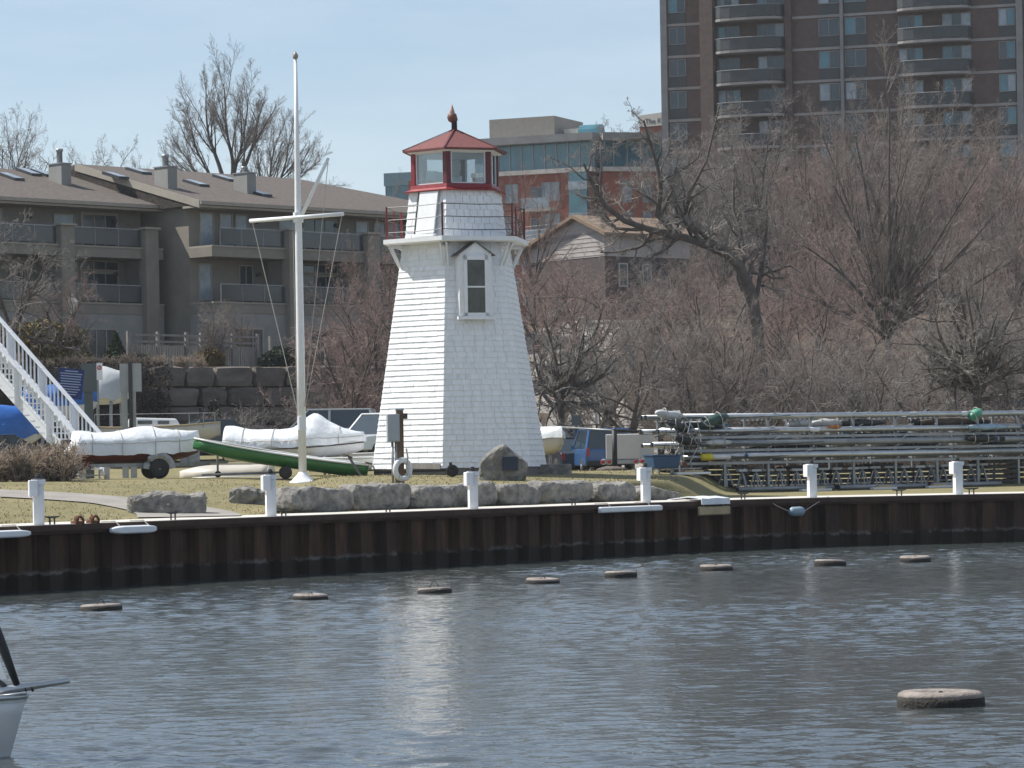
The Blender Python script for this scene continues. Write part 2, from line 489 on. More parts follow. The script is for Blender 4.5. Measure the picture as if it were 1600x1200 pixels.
# ------------------------------------------------------------------ water
WAVE_SLOPE = 0.13
wm = bpy.data.materials.new('harbour_water'); wm.use_nodes = True
t = wm.node_tree; b = t.nodes['Principled BSDF']
b.inputs['Base Color'].default_value = (0.050, 0.060, 0.060, 1)
b.inputs['Roughness'].default_value = 0.10
b.inputs['IOR'].default_value = 1.6
geo = t.nodes.new('ShaderNodeNewGeometry')
def wv(scale, sx_, sy_, rot, detail, rough=0.55):
    mpn = t.nodes.new('ShaderNodeMapping'); mpn.inputs['Scale'].default_value = (sx_, sy_, 1); mpn.inputs['Rotation'].default_value = (0, 0, rot)
    t.links.new(geo.outputs['Position'], mpn.inputs['Vector'])
    n = t.nodes.new('ShaderNodeTexNoise'); n.inputs['Scale'].default_value = scale; n.inputs['Detail'].default_value = detail
    n.inputs['Roughness'].default_value = rough
    t.links.new(mpn.outputs['Vector'], n.inputs['Vector']); return n.outputs['Fac']
def math_(op, a, b_):
    m_ = t.nodes.new('ShaderNodeMath'); m_.operation = op
    for i, c in enumerate((a, b_)):
        if isinstance(c, (int, float)): m_.inputs[i].default_value = c
        else: t.links.new(c, m_.inputs[i])
    return m_.outputs[0]
fine = wv(9.0, 0.9, 1.2, 0.25, 2)
bp = t.nodes.new('ShaderNodeBump'); bp.inputs['Strength'].default_value = 0.8; bp.inputs['Distance'].default_value = 0.012
t.links.new(fine, bp.inputs['Height']); t.links.new(bp.outputs['Normal'], b.inputs['Normal'])
# real ripples: a fine grid around the view, displaced by many small wave trains
rgw = np.random.default_rng(42)
sg = np.concatenate([[-40, -12, -4, -1.6], np.linspace(-1, 1, 380), [1.6, 4, 12, 40]])
wy = [-200.0, -60, 0, 12, 18, 22]
while wy[-1] < 95: wy.append(wy[-1] + .055 + .105 * (wy[-1] - 22) / 73)
wy = np.array(wy + [100, 140, 200])
SG, GY = np.meshgrid(sg, wy, indexing='ij')
GX = SG * (.168 * np.maximum(GY, 20) + 1.5)
GZ = np.zeros_like(GX)
pat = np.zeros_like(GX)
for _ in range(9):
    k = rgw.uniform(.06, .35); th = rgw.uniform(0, 6.28)
    pat += np.sin(k * (GX * np.cos(th) * .6 + GY * np.sin(th) * .8) + rgw.uniform(0, 6.28))
pat = np.clip(.95 + .16 * pat, .4, 1.6)
for _ in range(70):
    lam = np.exp(rgw.uniform(np.log(.22), np.log(.75))); k = 2 * np.pi / lam
    th = rgw.normal(1.75, .55)
    A = WAVE_SLOPE / k / np.sqrt(70) * 1.414
    GZ += A * np.sin(k * (GX * np.cos(th) + GY * np.sin(th)) + rgw.uniform(0, 6.28))
edge = np.clip((1.02 - np.abs(SG)) / .04, 0, 1) * np.clip((GY - 21) / 3, 0, 1) * np.clip((96 - GY) / 3, 0, 1)
GZ *= pat * edge
nxw, nyw = GX.shape
iw = np.arange(nxw - 1)[:, None] * nyw + np.arange(nyw - 1)[None, :]
Fw = np.stack([iw, iw + nyw, iw + nyw + 1, iw + 1], -1).reshape(-1, 4)
wat = inst('water', np_mesh('water', np.stack([GX, GY, GZ], -1).reshape(-1, 3), Fw, wm))
tag(wat, 'rippled harbour water', 'water', kind='structure')

# ------------------------------------------------------------------ sheet pile wall
rm = bpy.data.materials.new('rusty_pile'); rm.use_nodes = True
t = rm.node_tree; b = t.nodes['Principled BSDF']; b.inputs['Roughness'].default_value = 0.85; b.inputs['Specular IOR Level'].default_value = 0.25
geo = t.nodes.new('ShaderNodeNewGeometry')
sx = t.nodes.new('ShaderNodeSeparateXYZ'); t.links.new(geo.outputs['Position'], sx.inputs['Vector'])
mps = t.nodes.new('ShaderNodeMapping'); mps.inputs['Scale'].default_value = (5, 5, .5); t.links.new(geo.outputs['Position'], mps.inputs['Vector'])
stk = nz(1.3); t.links.new(mps.outputs['Vector'], stk.inputs['Vector'])
c0 = mixc(mr(stk.outputs['Fac'], 0.35, 0.68), (0.032, 0.018, 0.012), (0.12, 0.06, 0.034))
oi = t.nodes.new('ShaderNodeObjectInfo')
c0 = mixc(mr(oi.outputs['Random'], 0, 1, 0, .55), c0, (0.035, 0.026, 0.022))
jag = math_('ADD', sx.outputs['Z'], math_('MULTIPLY', nz(2.5).outputs['Fac'], 0.30))
band = math_('MULTIPLY', mr(jag, 0.47, 0.52), mr(jag, 0.60, 0.53))
band = math_('MULTIPLY', band, mr(nz(1.1).outputs['Fac'], 0.45, 0.58))
c1 = mixc(mr(jag, 0.58, 0.50), c0, (0.026, 0.022, 0.017))
c2 = mixc(band, c1, (0.15, 0.14, 0.13))
t.links.new(c2, b.inputs['Base Color'])
bp = t.nodes.new('ShaderNodeBump'); bp.inputs['Strength'].default_value = 0.4; bp.inputs['Distance'].default_value = 0.03
t.links.new(nz(12).outputs['Fac'], bp.inputs['Height']); t.links.new(bp.outputs['Normal'], b.inputs['Normal'])
M['pile'] = rm
qw = thing('quay_wall', 'long rusty steel sheet pile wall along the harbour water', 'quay wall', (0, 0, 0))
pl = MB()
prof = [(-0.475, 0.27), (-0.30, 0.27), (-0.20, 0.0), (0.20, 0.0), (0.30, 0.27), (0.475, 0.27)]
poly = [(x, y, -0.8) for x, y in prof] + [(x, y + 0.06, -0.8) for x, y in reversed(prof)]
pl.extr(poly, (0, 0, 2.02))
pme = pl.mesh('sheet_pile', rm)
def arc_points(step, x0, x1):
    out = []; X = x0; carry = 0
    while X < x1:
        Y = q(X); e = 0.01
        d = Vector((1, (q(X + e) - q(X - e)) / (2 * e))).normalized()
        out.append((X, Y, d))
        X += step * d.x
    return out
for X, Y, d in arc_points(0.96, -20, 30):
    inst('sheet_pile', pme, qw, (X + d.y * 0.0, Y - 0.04, 0), (0, 0, math.atan2(d.y, d.x)))
mb = MB(); rings = []
for X in cxs:
    Y = q(X)
    d = Vector((1, (q(X + .3) - q(X - .3)) / .6)).normalized(); nx, ny = d.y, -d.x
    rings.append([(X + nx * a, Y + ny * a, z) for a, z in ((-0.3, 1.2), (0.13, 1.2), (0.13, 1.265), (0.20, 1.265), (0.20, 1.395), (-0.3, 1.395))])
mb.loft(rings)
mb.build('wale_beam', mat('rust_beam', (0.055, 0.028, 0.018), 0.85, 0.3, 2.5), qw)

def on_quay(px, off=0.0):
    """point on the quay edge seen at pixel column px, off metres (along Y) behind the edge"""
    lo, hi = -30.0, 40.0
    for _ in range(50):
        X = (lo + hi) / 2
        p = Vector((X, q(X) + off, 1.4))
        pxx = 800 + (p.x * FPX / p.y)
        if pxx < px: lo = X
        else: hi = X
    e = 0.2
    d = Vector((1, (q(X + e) - q(X - e)) / (2 * e))).normalized()
    return p, math.atan2(d.y, d.x)

# ------------------------------------------------------------------ quay furniture
def make_pedestal():
    r_ = thing('power_pedestal', '', 'power pedestal')
    bevel(MB().box(-0.115, 0.115, -0.13, 0.13, 0, 0.86).build('post', M['white_paint'], r_), 0.012)
    bevel(MB().box(-0.20, -0.02, -0.21, 0.20, 0.60, 0.955).build('socket_box', M['white_paint'], r_), 0.012)
    MB().box(-0.135, 0.15, -0.15, 0.15, 0.86, 0.97).build('head', M['white_paint'], r_)
    MB().lathe([(0.13, 0.971), (0.13, 0.99), (0.06, 1.0), (0.06, 1.03), (0.075, 1.035), (0.075, 1.05), (0.045, 1.06), (0.05, 1.09), (0.02, 1.1)], sides=12).build('lamp_cap', M['steel_dark'], r_)
    MB().box(-0.205, -0.2, -0.19, 0.18, 0.63, 0.93).build('door', M['white_metal'], r_)
    return r_
ped = make_pedestal()
labs = ['white power pedestal at far left beside the footpath', 'white power pedestal in front of the flagpole base', 'white power pedestal directly in front of the lighthouse',
        'white power pedestal at the right end of the boulder row', 'white power pedestal before the middle of the mast rack', 'rightmost white power pedestal before the mast rack']
for i, px in enumerate((59, 422, 738, 1008, 1268, 1496)):
    o = ped if i == 0 else copy_tree(ped)
    p, a = on_quay(px, 0.35)
    o.location = (p.x, p.y, 1.406)
    o.rotation_euler = (0, 0, R(12))
    s = (1.0, 1.0, 0.97, 0.98, 0.98, 0.98)[i]
    o.scale = (s, s, s)
    tag(o, labs[i], group='power pedestals along the quay')

def cleat():
    r_ = thing('mooring_cleat', '', 'cleat')
    mb = MB()
    for s in (-1, 1): mb.tube([(s * 0.07, 0, 0), (s * 0.07, 0, 0.15)], 0.02, 6)
    mb.build('stem', M['steel_dark'], r_)
    MB().tube([(-0.22, 0, 0.17), (-0.1, 0, 0.155), (0.1, 0, 0.155), (0.22, 0, 0.17)], [0.015, 0.025, 0.025, 0.015], 6).build('horn', M['steel_dark'], r_)
    return r_
cl0 = cleat()
cl = [(80, 'dark cleat just right of the far left pedestal'), (269, 'dark cleat on the walkway before the flat grey boulder'), (442, 'dark cleat just right of the pedestal by the flagpole'),
      (605, 'dark cleat below the grey meter cabinet'), (895, 'dark cleat between lighthouse pedestal and long fender board'), (1160, 'dark cleat just right of the wooden bumper board'), (1404, 'dark cleat between the two right hand pedestals'), (1517, 'dark cleat just right of the rightmost pedestal')]
for i, (px, lb) in enumerate(cl):
    o = cl0 if i == 0 else copy_tree(cl0)
    p, a = on_quay(px, 0.15)
    o.location = (p.x, p.y, 1.406); o.rotation_euler = (0, 0, a)
    tag(o, lb, group='mooring cleats along the quay')
for px, lb in ((118, 'rusty red mooring ring nearer the far left pedestal'), (142, 'rusty red mooring ring nearer the left fender board')):
    p, a = on_quay(px, 0.05)
    g = thing('mooring_ring', lb, 'mooring ring', (p.x, p.y, 1.406), a, 'rusty mooring rings')
    MB().torus((0, -0.1, 0.04), 0.11, 0.03, 'y', 14, 6).build('ring', M['rust'], g)
    MB().box(-0.08, 0.08, -0.12, 0.1, -0.001, 0.05).lathe([(0.05, 0.05), (0.06, 0.12), (0.03, 0.16)], sides=8).build('bracket', M['rust'], g)

def fender_board(px0, px1, z0, z1, lab, m, th=0.22, rd=True, name='fender_board'):
    p0, a0 = on_quay(px0); p1, a1 = on_quay(px1)
    d = (p1 - p0); L = d.length; a = math.atan2(d.y, d.x)
    g = thing(name, lab, 'dock fender', ((p0.x + p1.x) / 2, (p0.y + p1.y) / 2, 0), a)
    mb = MB()
    n = 10; rings = []
    for i in range(n + 1):
        x = -L / 2 + L * i / n
        k = 1.0 if not rd else min(1.0, 0.55 + 3 * min(i, n - i) / n)
        zc, hh = (z0 + z1) / 2, (z1 - z0) / 2 * k
        rings.append([(x, -0.21, zc - hh), (x, -0.21 - th * k, zc - hh * 0.8), (x, -0.21 - th * k, zc + hh * 0.8), (x, -0.21, zc + hh)])
    mb.loft(rings)
    o = bevel(mb.build('cushion', m, g), 0.03)
    mb = MB()
    for x in (-L * 0.32, L * 0.32):
        mb.tube([(x, -0.21 - th * .5, z1 - 0.02), (x, -0.15, 1.43), (x, 0.25, 1.42)], 0.014, 5)
    mb.build('strap', M['rope'], g)
    return g
fender_board(-60, 30, 1.16, 1.33, 'white dock fender cut by the left edge', M['white_metal'])
fender_board(157, 227, 1.14, 1.33, 'short white rounded dock fender on the left quay wall', M['white_metal'])
fender_board(922, 1019, 1.17, 1.34, 'long white board fender under the pedestal right of the lighthouse', M['white_paint'], rd=False, th=0.12)
g = fender_board(1079, 1127, 0.99, 1.26, 'weathered wooden bumper board with a white sheet over it', M['pale_wood'], th=0.1, rd=False, name='bumper_board')
mb = MB()
rr = []
for i in range(9):
    x = -0.62 + 1.2 * i / 8
    k = noise.noise(Vector((x * 3, 1.7, 0))) * 0.02
    rr.append([(x, 0.9, 1.43 + k), (x + .05, 0.2, 1.50 + k), (x, -0.32, 1.45 + k), (x, -0.33, 1.30), (x, -0.36, 1.30), (x, -0.35, 1.47 + k), (x + .05, 0.2, 1.53 + k), (x, 0.9, 1.45 + k)])
mb.loft(rr).build('sheet', M['wrap'], g)
p, a = on_quay(1232)
g = thing('round_fender', 'blue grey inflatable fender hanging on the wall right of the bumper board', 'dock fender', (p.x, p.y, 0), a)
MB().lathe([(0.02, -0.26), (0.09, -0.24), (0.135, -0.17), (0.14, 0.1), (0.12, 0.19), (0.06, 0.25), (0.02, 0.27)], (0, -0.36, 1.03), 14, 'x').build('body', mat('fender_blue', (0.22, 0.30, 0.36), 0.45, 0.1), g, True)
MB().tube([(-0.25, -0.36, 1.03), (-0.6, -0.24, 1.2), (-0.9, -0.1, 1.41)], 0.012, 5).tube([(0.25, -0.36, 1.03), (0.8, -0.22, 1.25), (1.3, -0.1, 1.42)], 0.012, 5).build('line', M['rope'], g)

# ------------------------------------------------------------------ tyre mooring floats
def tyre_float(px, py, wpx, lab, hoop=0.0, grp='floating tyres in a row before the quay'):
    x, y = unroll(px, py)
    Y = CAMH * FPX / y
    Rr = wpx * Y / FPX / 2
    g = thing('tyre_float', lab, 'tyre float', (x * Y / FPX, Y, 0), random.uniform(0, 6), grp)
    k = Rr / 0.42
    prof = [(0.20, 0.10), (0.23, 0.135), (0.30, 0.15), (0.37, 0.145), (0.405, 0.125), (0.42, 0.09)]
    MB().lathe([(a * k, b_ * k) for a, b_ in [(0.01, 0.07), (0.19, 0.075)] + prof], sides=36).build('sidewall', M['tyre_lit_top'], g, True)
    MB().lathe([(a * k, b_ * k) for a, b_ in [(0.4195, 0.089), (0.424, 0.05), (0.424, -0.08), (0.40, -0.12), (0.2, -0.12)]], sides=36).build('tread', M['tyre_tread'], g, True)
    if hoop:
        MB().tube([(hoop * .8 * math.cos(a), 0, 0.1 * k + hoop * 1.4 * math.sin(a)) for a in [math.pi * i / 12 for i in range(13)]], 0.011, 5).build('hoop', M['steel_dark'], g)
        g.rotation_euler.z = random.uniform(-.4, .4)
    g.rotation_euler.x = R(random.uniform(-2.5, 2.5)); g.rotation_euler.y = R(random.uniform(-2.5, 2.5)); g.location.z = random.uniform(-.03, .02)
    return g
random.seed(4)
for px, py, wd, lab, hp in (
        (158, 953, 66, 'floating tyre with wire hoop nearest the moored sailboat', 0.09), (485, 936, 55, 'floating tyre with small hoop left of the lighthouse reflection', 0.05),
        (679, 926, 54, 'floating tyre with tall wire hoop in the bright lighthouse reflection', 0.11), (848, 911, 53, 'floating tyre with low hoop just right of the lighthouse reflection', 0.06),
        (970, 902, 51, 'fifth floating tyre from the left, below the long white board fender', 0.0), (1119, 891, 52, 'floating tyre below the wooden bumper board', 0.04),
        (1297, 884, 50, 'floating tyre just right of the blue hanging fender', 0.03), (1430, 878, 49, 'rightmost tyre in the far row of floats', 0.03)):
    tyre_float(px, py, wd, lab, hp)
tyre_float(1470, 1102, 136, 'large floating tyre alone in the right foreground water', 0.03, None)
# ------------------------------------------------------------------ lighthouse
LX, LY = -1.58, 97.5
LZ = h(LX, LY - 2)
lh = thing('lighthouse', 'white shingled six sided lighthouse with red lantern room and gallery', 'lighthouse', (LX, LY, 0))
T0 = R(-9.6)
def hv(Rr, k, z):
    a = T0 + R(60) * k
    return Vector((Rr * math.sin(a), -Rr * math.cos(a), z))
def hexring(Rr, z): return [hv(Rr, k, z) for k in range(6)]
def hexloft(prof): return MB().loft([hexring(r_, z) for r_, z in prof])
ZB, ZT, RB, RT = 2.42, 9.18, 2.81, 1.716
rad = lambda z: RB + (RT - RB) * (z - ZB) / (ZT - ZB)
hexloft([(RB * 0.985, LZ - 0.4), (RB * 0.985, ZB + 0.02)]).build('foundation', M['skirt'], lh)
tw = hexloft([(RB - 0.02, ZB), (RT - 0.02, ZT)]).build('tower_wall', M['white_shingle'], lh)
rng = random.Random(5)
NC = 41
ch = (ZT - ZB) / NC
for k in range(6):
    # corner, outward normal of the face
    for i in range(NC):
        z0 = ZB + i * ch; z1 = z0 + ch * 1.02
        a0, b0 = hv(rad(z0), k, z0), hv(rad(z0), k + 1, z0)
        a1, b1 = hv(rad(z1), k, z1), hv(rad(z1), k + 1, z1)
        nrm = ((a0 + b0) * 0.5); nrm.z = 0; nrm.normalize()
        mb = MB()
        L = (b0 - a0).length
        nseg = max(3, int(L / 0.30)) if k in (0, 5, 1) else 2
        cuts = [0.0] + sorted(rng.uniform(0.04, 0.96) for _ in range(nseg - 1)) + [1.0]
        # keep the butts from clustering
        cuts = [j / nseg + (rng.uniform(-0.25, 0.25) / nseg if 0 < j < nseg else 0) for j in range(nseg + 1)]
        for u0, u1 in zip(cuts, cuts[1:]):
            g_ = 0.003 / L
            o0 = 0.026 + rng.uniform(-0.004, 0.005)
            dz = rng.uniform(-0.006, 0.004)
            va, vb = u0 + (g_ if u0 > 0 else 0), u1 - (g_ if u1 < 1 else 0)
            lo0, lo1 = a0.lerp(b0, va), a0.lerp(b0, vb)
            hi0, hi1 = a1.lerp(b1, va), a1.lerp(b1, vb)
            dzv = Vector((0, 0, dz))
            mb.add([lo0 + nrm * o0 + dzv, lo1 + nrm * o0 + dzv, hi1 + nrm * 0.004, hi0 + nrm * 0.004,
                    lo0 - nrm * 0.03 + dzv, lo1 - nrm * 0.03 + dzv, hi1 - nrm * 0.03, hi0 - nrm * 0.03],
                   [(0, 1, 2, 3), (7, 6, 5, 4), (0, 4, 5, 1), (3, 2, 6, 7), (0, 3, 7, 4), (1, 5, 6, 2)])
        mb.build('shingle_course', M['white_shingle'], tw)
# dormer window on face 0 (front right face)
def face_frame(k, z):
    a, b_ = hv(rad(z), k, z), hv(rad(z), k + 1, z)
    u = (b_ - a).normalized(); n_ = Vector((u.y, -u.x, 0))
    return a, b_, u, n_
a, b_, u, n_ = face_frame(0, 8.0)
if n_.dot((a + b_) * .5) < 0: n_ = -n_
# window centre: column 747 on the face
ctr = a.lerp(b_, 0.44); ctr.z = 0
dorm = bpy.data.objects.new('dormer', None); col.objects.link(dorm); dorm.parent = lh
base_off = Vector((rad(6.95) * math.cos(R(30)) * 0 , 0, 0))
fdist = rad(6.9) * math.cos(R(30))
cdir = n_
mid = cdir * fdist + u * (ctr.dot(u))
dorm.location = (mid.x, mid.y, 0); dorm.rotation_euler = (0, 0, math.atan2(u.y, u.x))
# local: x along face, -y outward
yo = -0.20
back = 1.0
MB().extr([(-0.53, yo, 6.95), (0.53, yo, 6.95), (0.51, yo, 8.80), (0.0, yo, 9.15), (-0.51, yo, 8.80)], (0, back, 0)).build('casing', M['white_paint'], dorm)
MB().extr([(-0.60, yo - .06, 8.74), (-0.0, yo - .06, 9.148), (0.0, yo - .06, 9.178), (-0.63, yo - .06, 8.75)], (0, back, 0)).extr([(0.60, yo - .06, 8.74), (0.0, yo - .06, 9.148), (0.0, yo - .06, 9.178), (0.63, yo - .06, 8.75)], (0, back, 0)).build('gable_roof', mat('roof_grey', (0.11, 0.10, 0.095), 0.9, 0.2), dorm)
MB().box(-0.30, 0.30, yo - 0.012, yo - 0.002, 7.02, 8.66).build('pane', mat('dark_pane', (0.055, 0.058, 0.055), 0.12, 0.4, 2, spec=0.5), dorm)
mb = MB()
for x0, x1, z0, z1 in ((-0.38, -0.28, 6.94, 8.76), (0.28, 0.38, 6.94, 8.76), (-0.38, 0.38, 8.62, 8.76), (-0.38, 0.38, 6.93, 7.04)):
    mb.box(x0, x1, yo - 0.05, yo - 0.001, z0, z1)
mb.build('frame', M['white_paint'], dorm)
MB().box(-0.28, 0.28, yo - 0.04, yo - 0.013, 7.79, 7.84).build('meeting_rail', M['white_paint'], dorm)
MB().box(-0.60, 0.60, yo - 0.09, yo + 0.02, 6.84, 6.93).build('sill', M['white_paint'], dorm)
# gallery deck and brackets
dk = hexloft([(2.28, 9.18), (2.34, 9.21), (2.34, 9.34), (1.2, 9.345)]).build('gallery_deck', M['white_paint'], lh)
for k in range(6):
    for f in (0.05, 0.95):
        a, b_ = hv(1, k, 0), hv(1, k + 1, 0)
        dd = a.lerp(b_, f); n2 = (a + b_).normalized()
        p0 = dd * rad(8.45) * 1.0; p0.z = 8.45
        p1 = dd * 2.2; p1.z = 9.17
        p2 = dd * rad(9.1) * 0.98; p2.z = 9.12
        MB().bar(p0, p1, 0.05).bar(p2, (p1.x, p1.y, 9.12), 0.05, 0.08).build('bracket', M['white_paint'], lh)
# railing
for k in range(6):
    p = hv(2.22, k, 0)
    ps = MB().bar((p.x, p.y, 9.34), (p.x, p.y, 10.34), 0.055).build('rail_post', M['red_paint'] if k in (4, 5, 3) else M['dark_red'], lh)  # sun-side posts get the brighter red; shade is in the colour of the rest
    p2 = hv(2.22, k, 0).lerp(hv(2.22, k + 1, 0), 0.5 if k != 1 else .3)
    if k in (1, 3, 4):
        MB().bar((p2.x, p2.y, 9.34), (p2.x, p2.y, 10.26), 0.05).build('rail_post', M['red_paint'], lh)
    for z in (9.55, 9.93, 10.31):
        a, b_ = hv(2.22, k, z), hv(2.22, k + 1, z)
        MB().tube([a, a.lerp(b_, .5) + Vector((0, 0, -0.02)), b_], 0.013, 5).build('rail_wire', M['steel_dark'], lh)
# watch room
rw = lambda z: 1.63 + (1.465 - 1.63) * (z - 9.34) / (10.82 - 9.34)
wr = hexloft([(1.61, 9.33), (1.445, 10.82)]).build('watch_room_wall', M['white_shingle'], lh)
NR = 7; rh = (10.82 - 9.345) / NR
for k in range(6):
    for i in range(NR):
        z0 = 9.345 + i * rh; z1 = min(10.82, z0 + rh * 1.03)
        a0, b0 = hv(rw(z0), k, z0), hv(rw(z0), k + 1, z0)
        a1, b1 = hv(rw(z1), k, z1), hv(rw(z1), k + 1, z1)
        nrm = ((a0 + b0) * .5); nrm.z = 0; nrm.normalize()
        ns = 7
        cuts = [max(0, min(1, (j + (0.5 if i % 2 else 0.0)) / ns + rng.uniform(-.02, .02))) if 0 < j <= ns else 0.0 for j in range(ns + 1)]
        cuts[-1] = 1.0
        for u0, u1 in zip(cuts, cuts[1:]):
            if u1 - u0 < 0.02: continue
            o0 = 0.03 + rng.uniform(-.006, .006); dzv = Vector((0, 0, rng.uniform(-.008, .006)))
            va, vb = u0 + (0.004 if u0 > 0 else 0), u1 - (0.004 if u1 < 1 else 0)
            lo0, lo1, hi0, hi1 = a0.lerp(b0, va), a0.lerp(b0, vb), a1.lerp(b1, va), a1.lerp(b1, vb)
            MB().add([lo0 + nrm * o0 + dzv, lo1 + nrm * o0 + dzv, hi1 + nrm * .005, hi0 + nrm * .005, lo0 - nrm * .03 + dzv, lo1 - nrm * .03 + dzv, hi1 - nrm * .03, hi0 - nrm * .03],
                     [(0, 1, 2, 3), (7, 6, 5, 4), (0, 4, 5, 1), (3, 2, 6, 7), (0, 3, 7, 4), (1, 5, 6, 2)]).build('shingle', M['white_shingle'], wr)
# hatch leaning on the sunlit watch room face (face 5: from vertex -1 to 0)
a, b_ = hv(1.66, -1, 0), hv(1.66, 0, 0)
uu = (b_ - a).normalized(); nn = Vector((uu.y, -uu.x, 0))
if nn.dot(a + b_) < 0: nn = -nn
hp = a.lerp(b_, 0.58)
mb = MB()
c0 = [hp - uu * 0.36 + nn * 0.14, hp + uu * 0.36 + nn * 0.14]
mb.extr([(*c0[0].xy, 9.48), (*c0[1].xy, 9.48), (*(c0[1] - nn * .24).xy, 10.75), (*(c0[0] - nn * .24).xy, 10.75)], nn * 0.05)
mb.build('hatch_door', M['white_paint'], lh)
MB().bar((*(c0[0] - uu * .04 + nn * .03).xy, 9.42), (*(c0[1] + uu * .04 + nn * .03).xy, 9.42), 0.14, 0.08).build('hatch_sill', M['white_paint'], lh)
MB().bar((*(c0[0] - uu * .05 + nn * .03).xy, 9.48), (*(c0[0] - uu * .05 - nn * .2).xy, 10.75), 0.035).build('hatch_edge', M['steel_dark'], lh)
# lantern
hexloft([(1.45, 10.80), (1.64, 10.76), (1.65, 10.785), (1.46, 10.86), (1.43, 10.975), (1.2, 10.98)]).build('lantern_sill', M['red_paint'], lh)
hexloft([(1.3, 10.985), (1.3, 11.0)]).build('lantern_floor', M['white_paint'], lh)
for k in range(6):
    p = hv(1.36, k, 0); d = p.normalized(); tdir = Vector((-d.y, d.x, 0))
    mb = MB()
    q0 = [p + tdir * .125 - d * .01, p + d * .06, p - tdir * .125 - d * .01, p - tdir * .09 - d * .1, p + tdir * .09 - d * .1]
    mb.extr([(*v_.xy, 10.98) for v_ in q0], (0, 0, 1.04))
    mb.build('lantern_post', M['red_paint'] if k in (4, 5) else M['dark_red'], lh)  # darker red stands in for shade on posts turned from the sun
    mb = MB()
    a, b_ = hv(1.30, k, 0), hv(1.30, k + 1, 0)
    L = (b_ - a)
    for f0, f1, z0, z1 in ((0.07, 0.105, 11.0, 11.97), (0.895, 0.93, 11.0, 11.97), (0.07, 0.93, 10.99, 11.02), (0.07, 0.93, 11.94, 11.98)):
        c0, c1 = a.lerp(b_, f0), a.lerp(b_, f1)
        nrm = (a + b_).normalized() * 0.05
        mb.extr([(*c0.xy, z0), (*c1.xy, z0), (*c1.xy, z1), (*c0.xy, z1)], nrm)
    mb.build('window_frame', M['white_paint'], lh)
gl = bpy.data.materials.new('lantern_glass'); gl.use_nodes = True
tt = gl.node_tree; pb = tt.nodes['Principled BSDF']
tr = tt.nodes.new('ShaderNodeBsdfTransparent'); gs = tt.nodes.new('ShaderNodeBsdfGlossy'); gs.inputs['Roughness'].default_value = 0.03
df = tt.nodes.new('ShaderNodeBsdfDiffuse'); df.inputs['Color'].default_value = (.75, .78, .8, 1)
m1 = tt.nodes.new('ShaderNodeMixShader'); m2 = tt.nodes.new('ShaderNodeMixShader'); fr = tt.nodes.new('ShaderNodeFresnel')
m1.inputs[0].default_value = 0.05
tt.links.new(tr.outputs[0], m1.inputs[1]); tt.links.new(df.outputs[0], m1.inputs[2])
tt.links.new(fr.outputs[0], m2.inputs[0]); tt.links.new(m1.outputs[0], m2.inputs[1]); tt.links.new(gs.outputs[0], m2.inputs[2])
tt.links.new(m2.outputs[0], tt.nodes['Material Output'].inputs['Surface'])
tr.inputs['Color'].default_value = (.9, .93, .94, 1)
for k in range(6):
    a, b_ = hv(1.315, k, 0), hv(1.315, k + 1, 0)
    c0, c1 = a.lerp(b_, .1), a.lerp(b_, .9)
    MB().extr([(*c0.xy, 11.03), (*c1.xy, 11.03), (*c1.xy, 11.92), (*c0.xy, 11.92)], (a + b_).normalized() * 0.012).build('lantern_pane', gl, lh)
MB().lathe([(0.2, 11.0), (0.2, 11.3), (0.1, 11.34), (0.1, 11.42), (0.17, 11.45), (0.17, 11.72), (0.08, 11.8)], (0, 0, 0), 14).build('lamp', M['lamp_glass'], lh, True)
rf = hexloft([(1.60, 11.98), (1.675, 11.985), (1.675, 12.04), (0.06, 12.70)]).build('lantern_roof', M['roof_red'], lh)
hexloft([(1.3, 11.9), (1.55, 11.979)]).build('soffit', M['white_paint'], lh)
for k in range(6):
    a, b_ = hv(1.69, k, 12.045), hv(0.08, k, 12.715)
    MB().bar(a, b_, 0.05, 0.02).build('ridge_cap', M['dark_red'], rf)
MB().lathe([(0.09, 12.6), (0.085, 12.98), (0.11, 13.0), (0.10, 13.08)], (0, 0, 0), 12).build('vent_pipe', M['steel_dark'], lh, True)
MB().lathe([(0.02, 12.9), (0.12, 12.96), (0.155, 13.06), (0.13, 13.17), (0.05, 13.22), (0.02, 13.23)], (-0.06, -0.03, 0.02), 12).build('vent_ball', mat('copper_ball', (0.17, 0.075, 0.05), 0.6, 0.3, 5), lh, True)
MB().lathe([(0.085, 13.17), (0.075, 13.28), (0.03, 13.42), (0.005, 13.5)], (-0.06, -0.02, 0), 10).build('finial_tip', mat('pink_tip', (0.42, 0.25, 0.21), 0.5, 0.2, 6), lh, True)
MB().bar((*hv(2.86, -1, 0).lerp(hv(2.86, 0, 0), .55).xy, 2.5), (*hv(2.86, -1, 0).lerp(hv(2.86, 0, 0), .97).xy, 2.47), 0.04, .16).build('base_board', M['grey_wood'], lh)

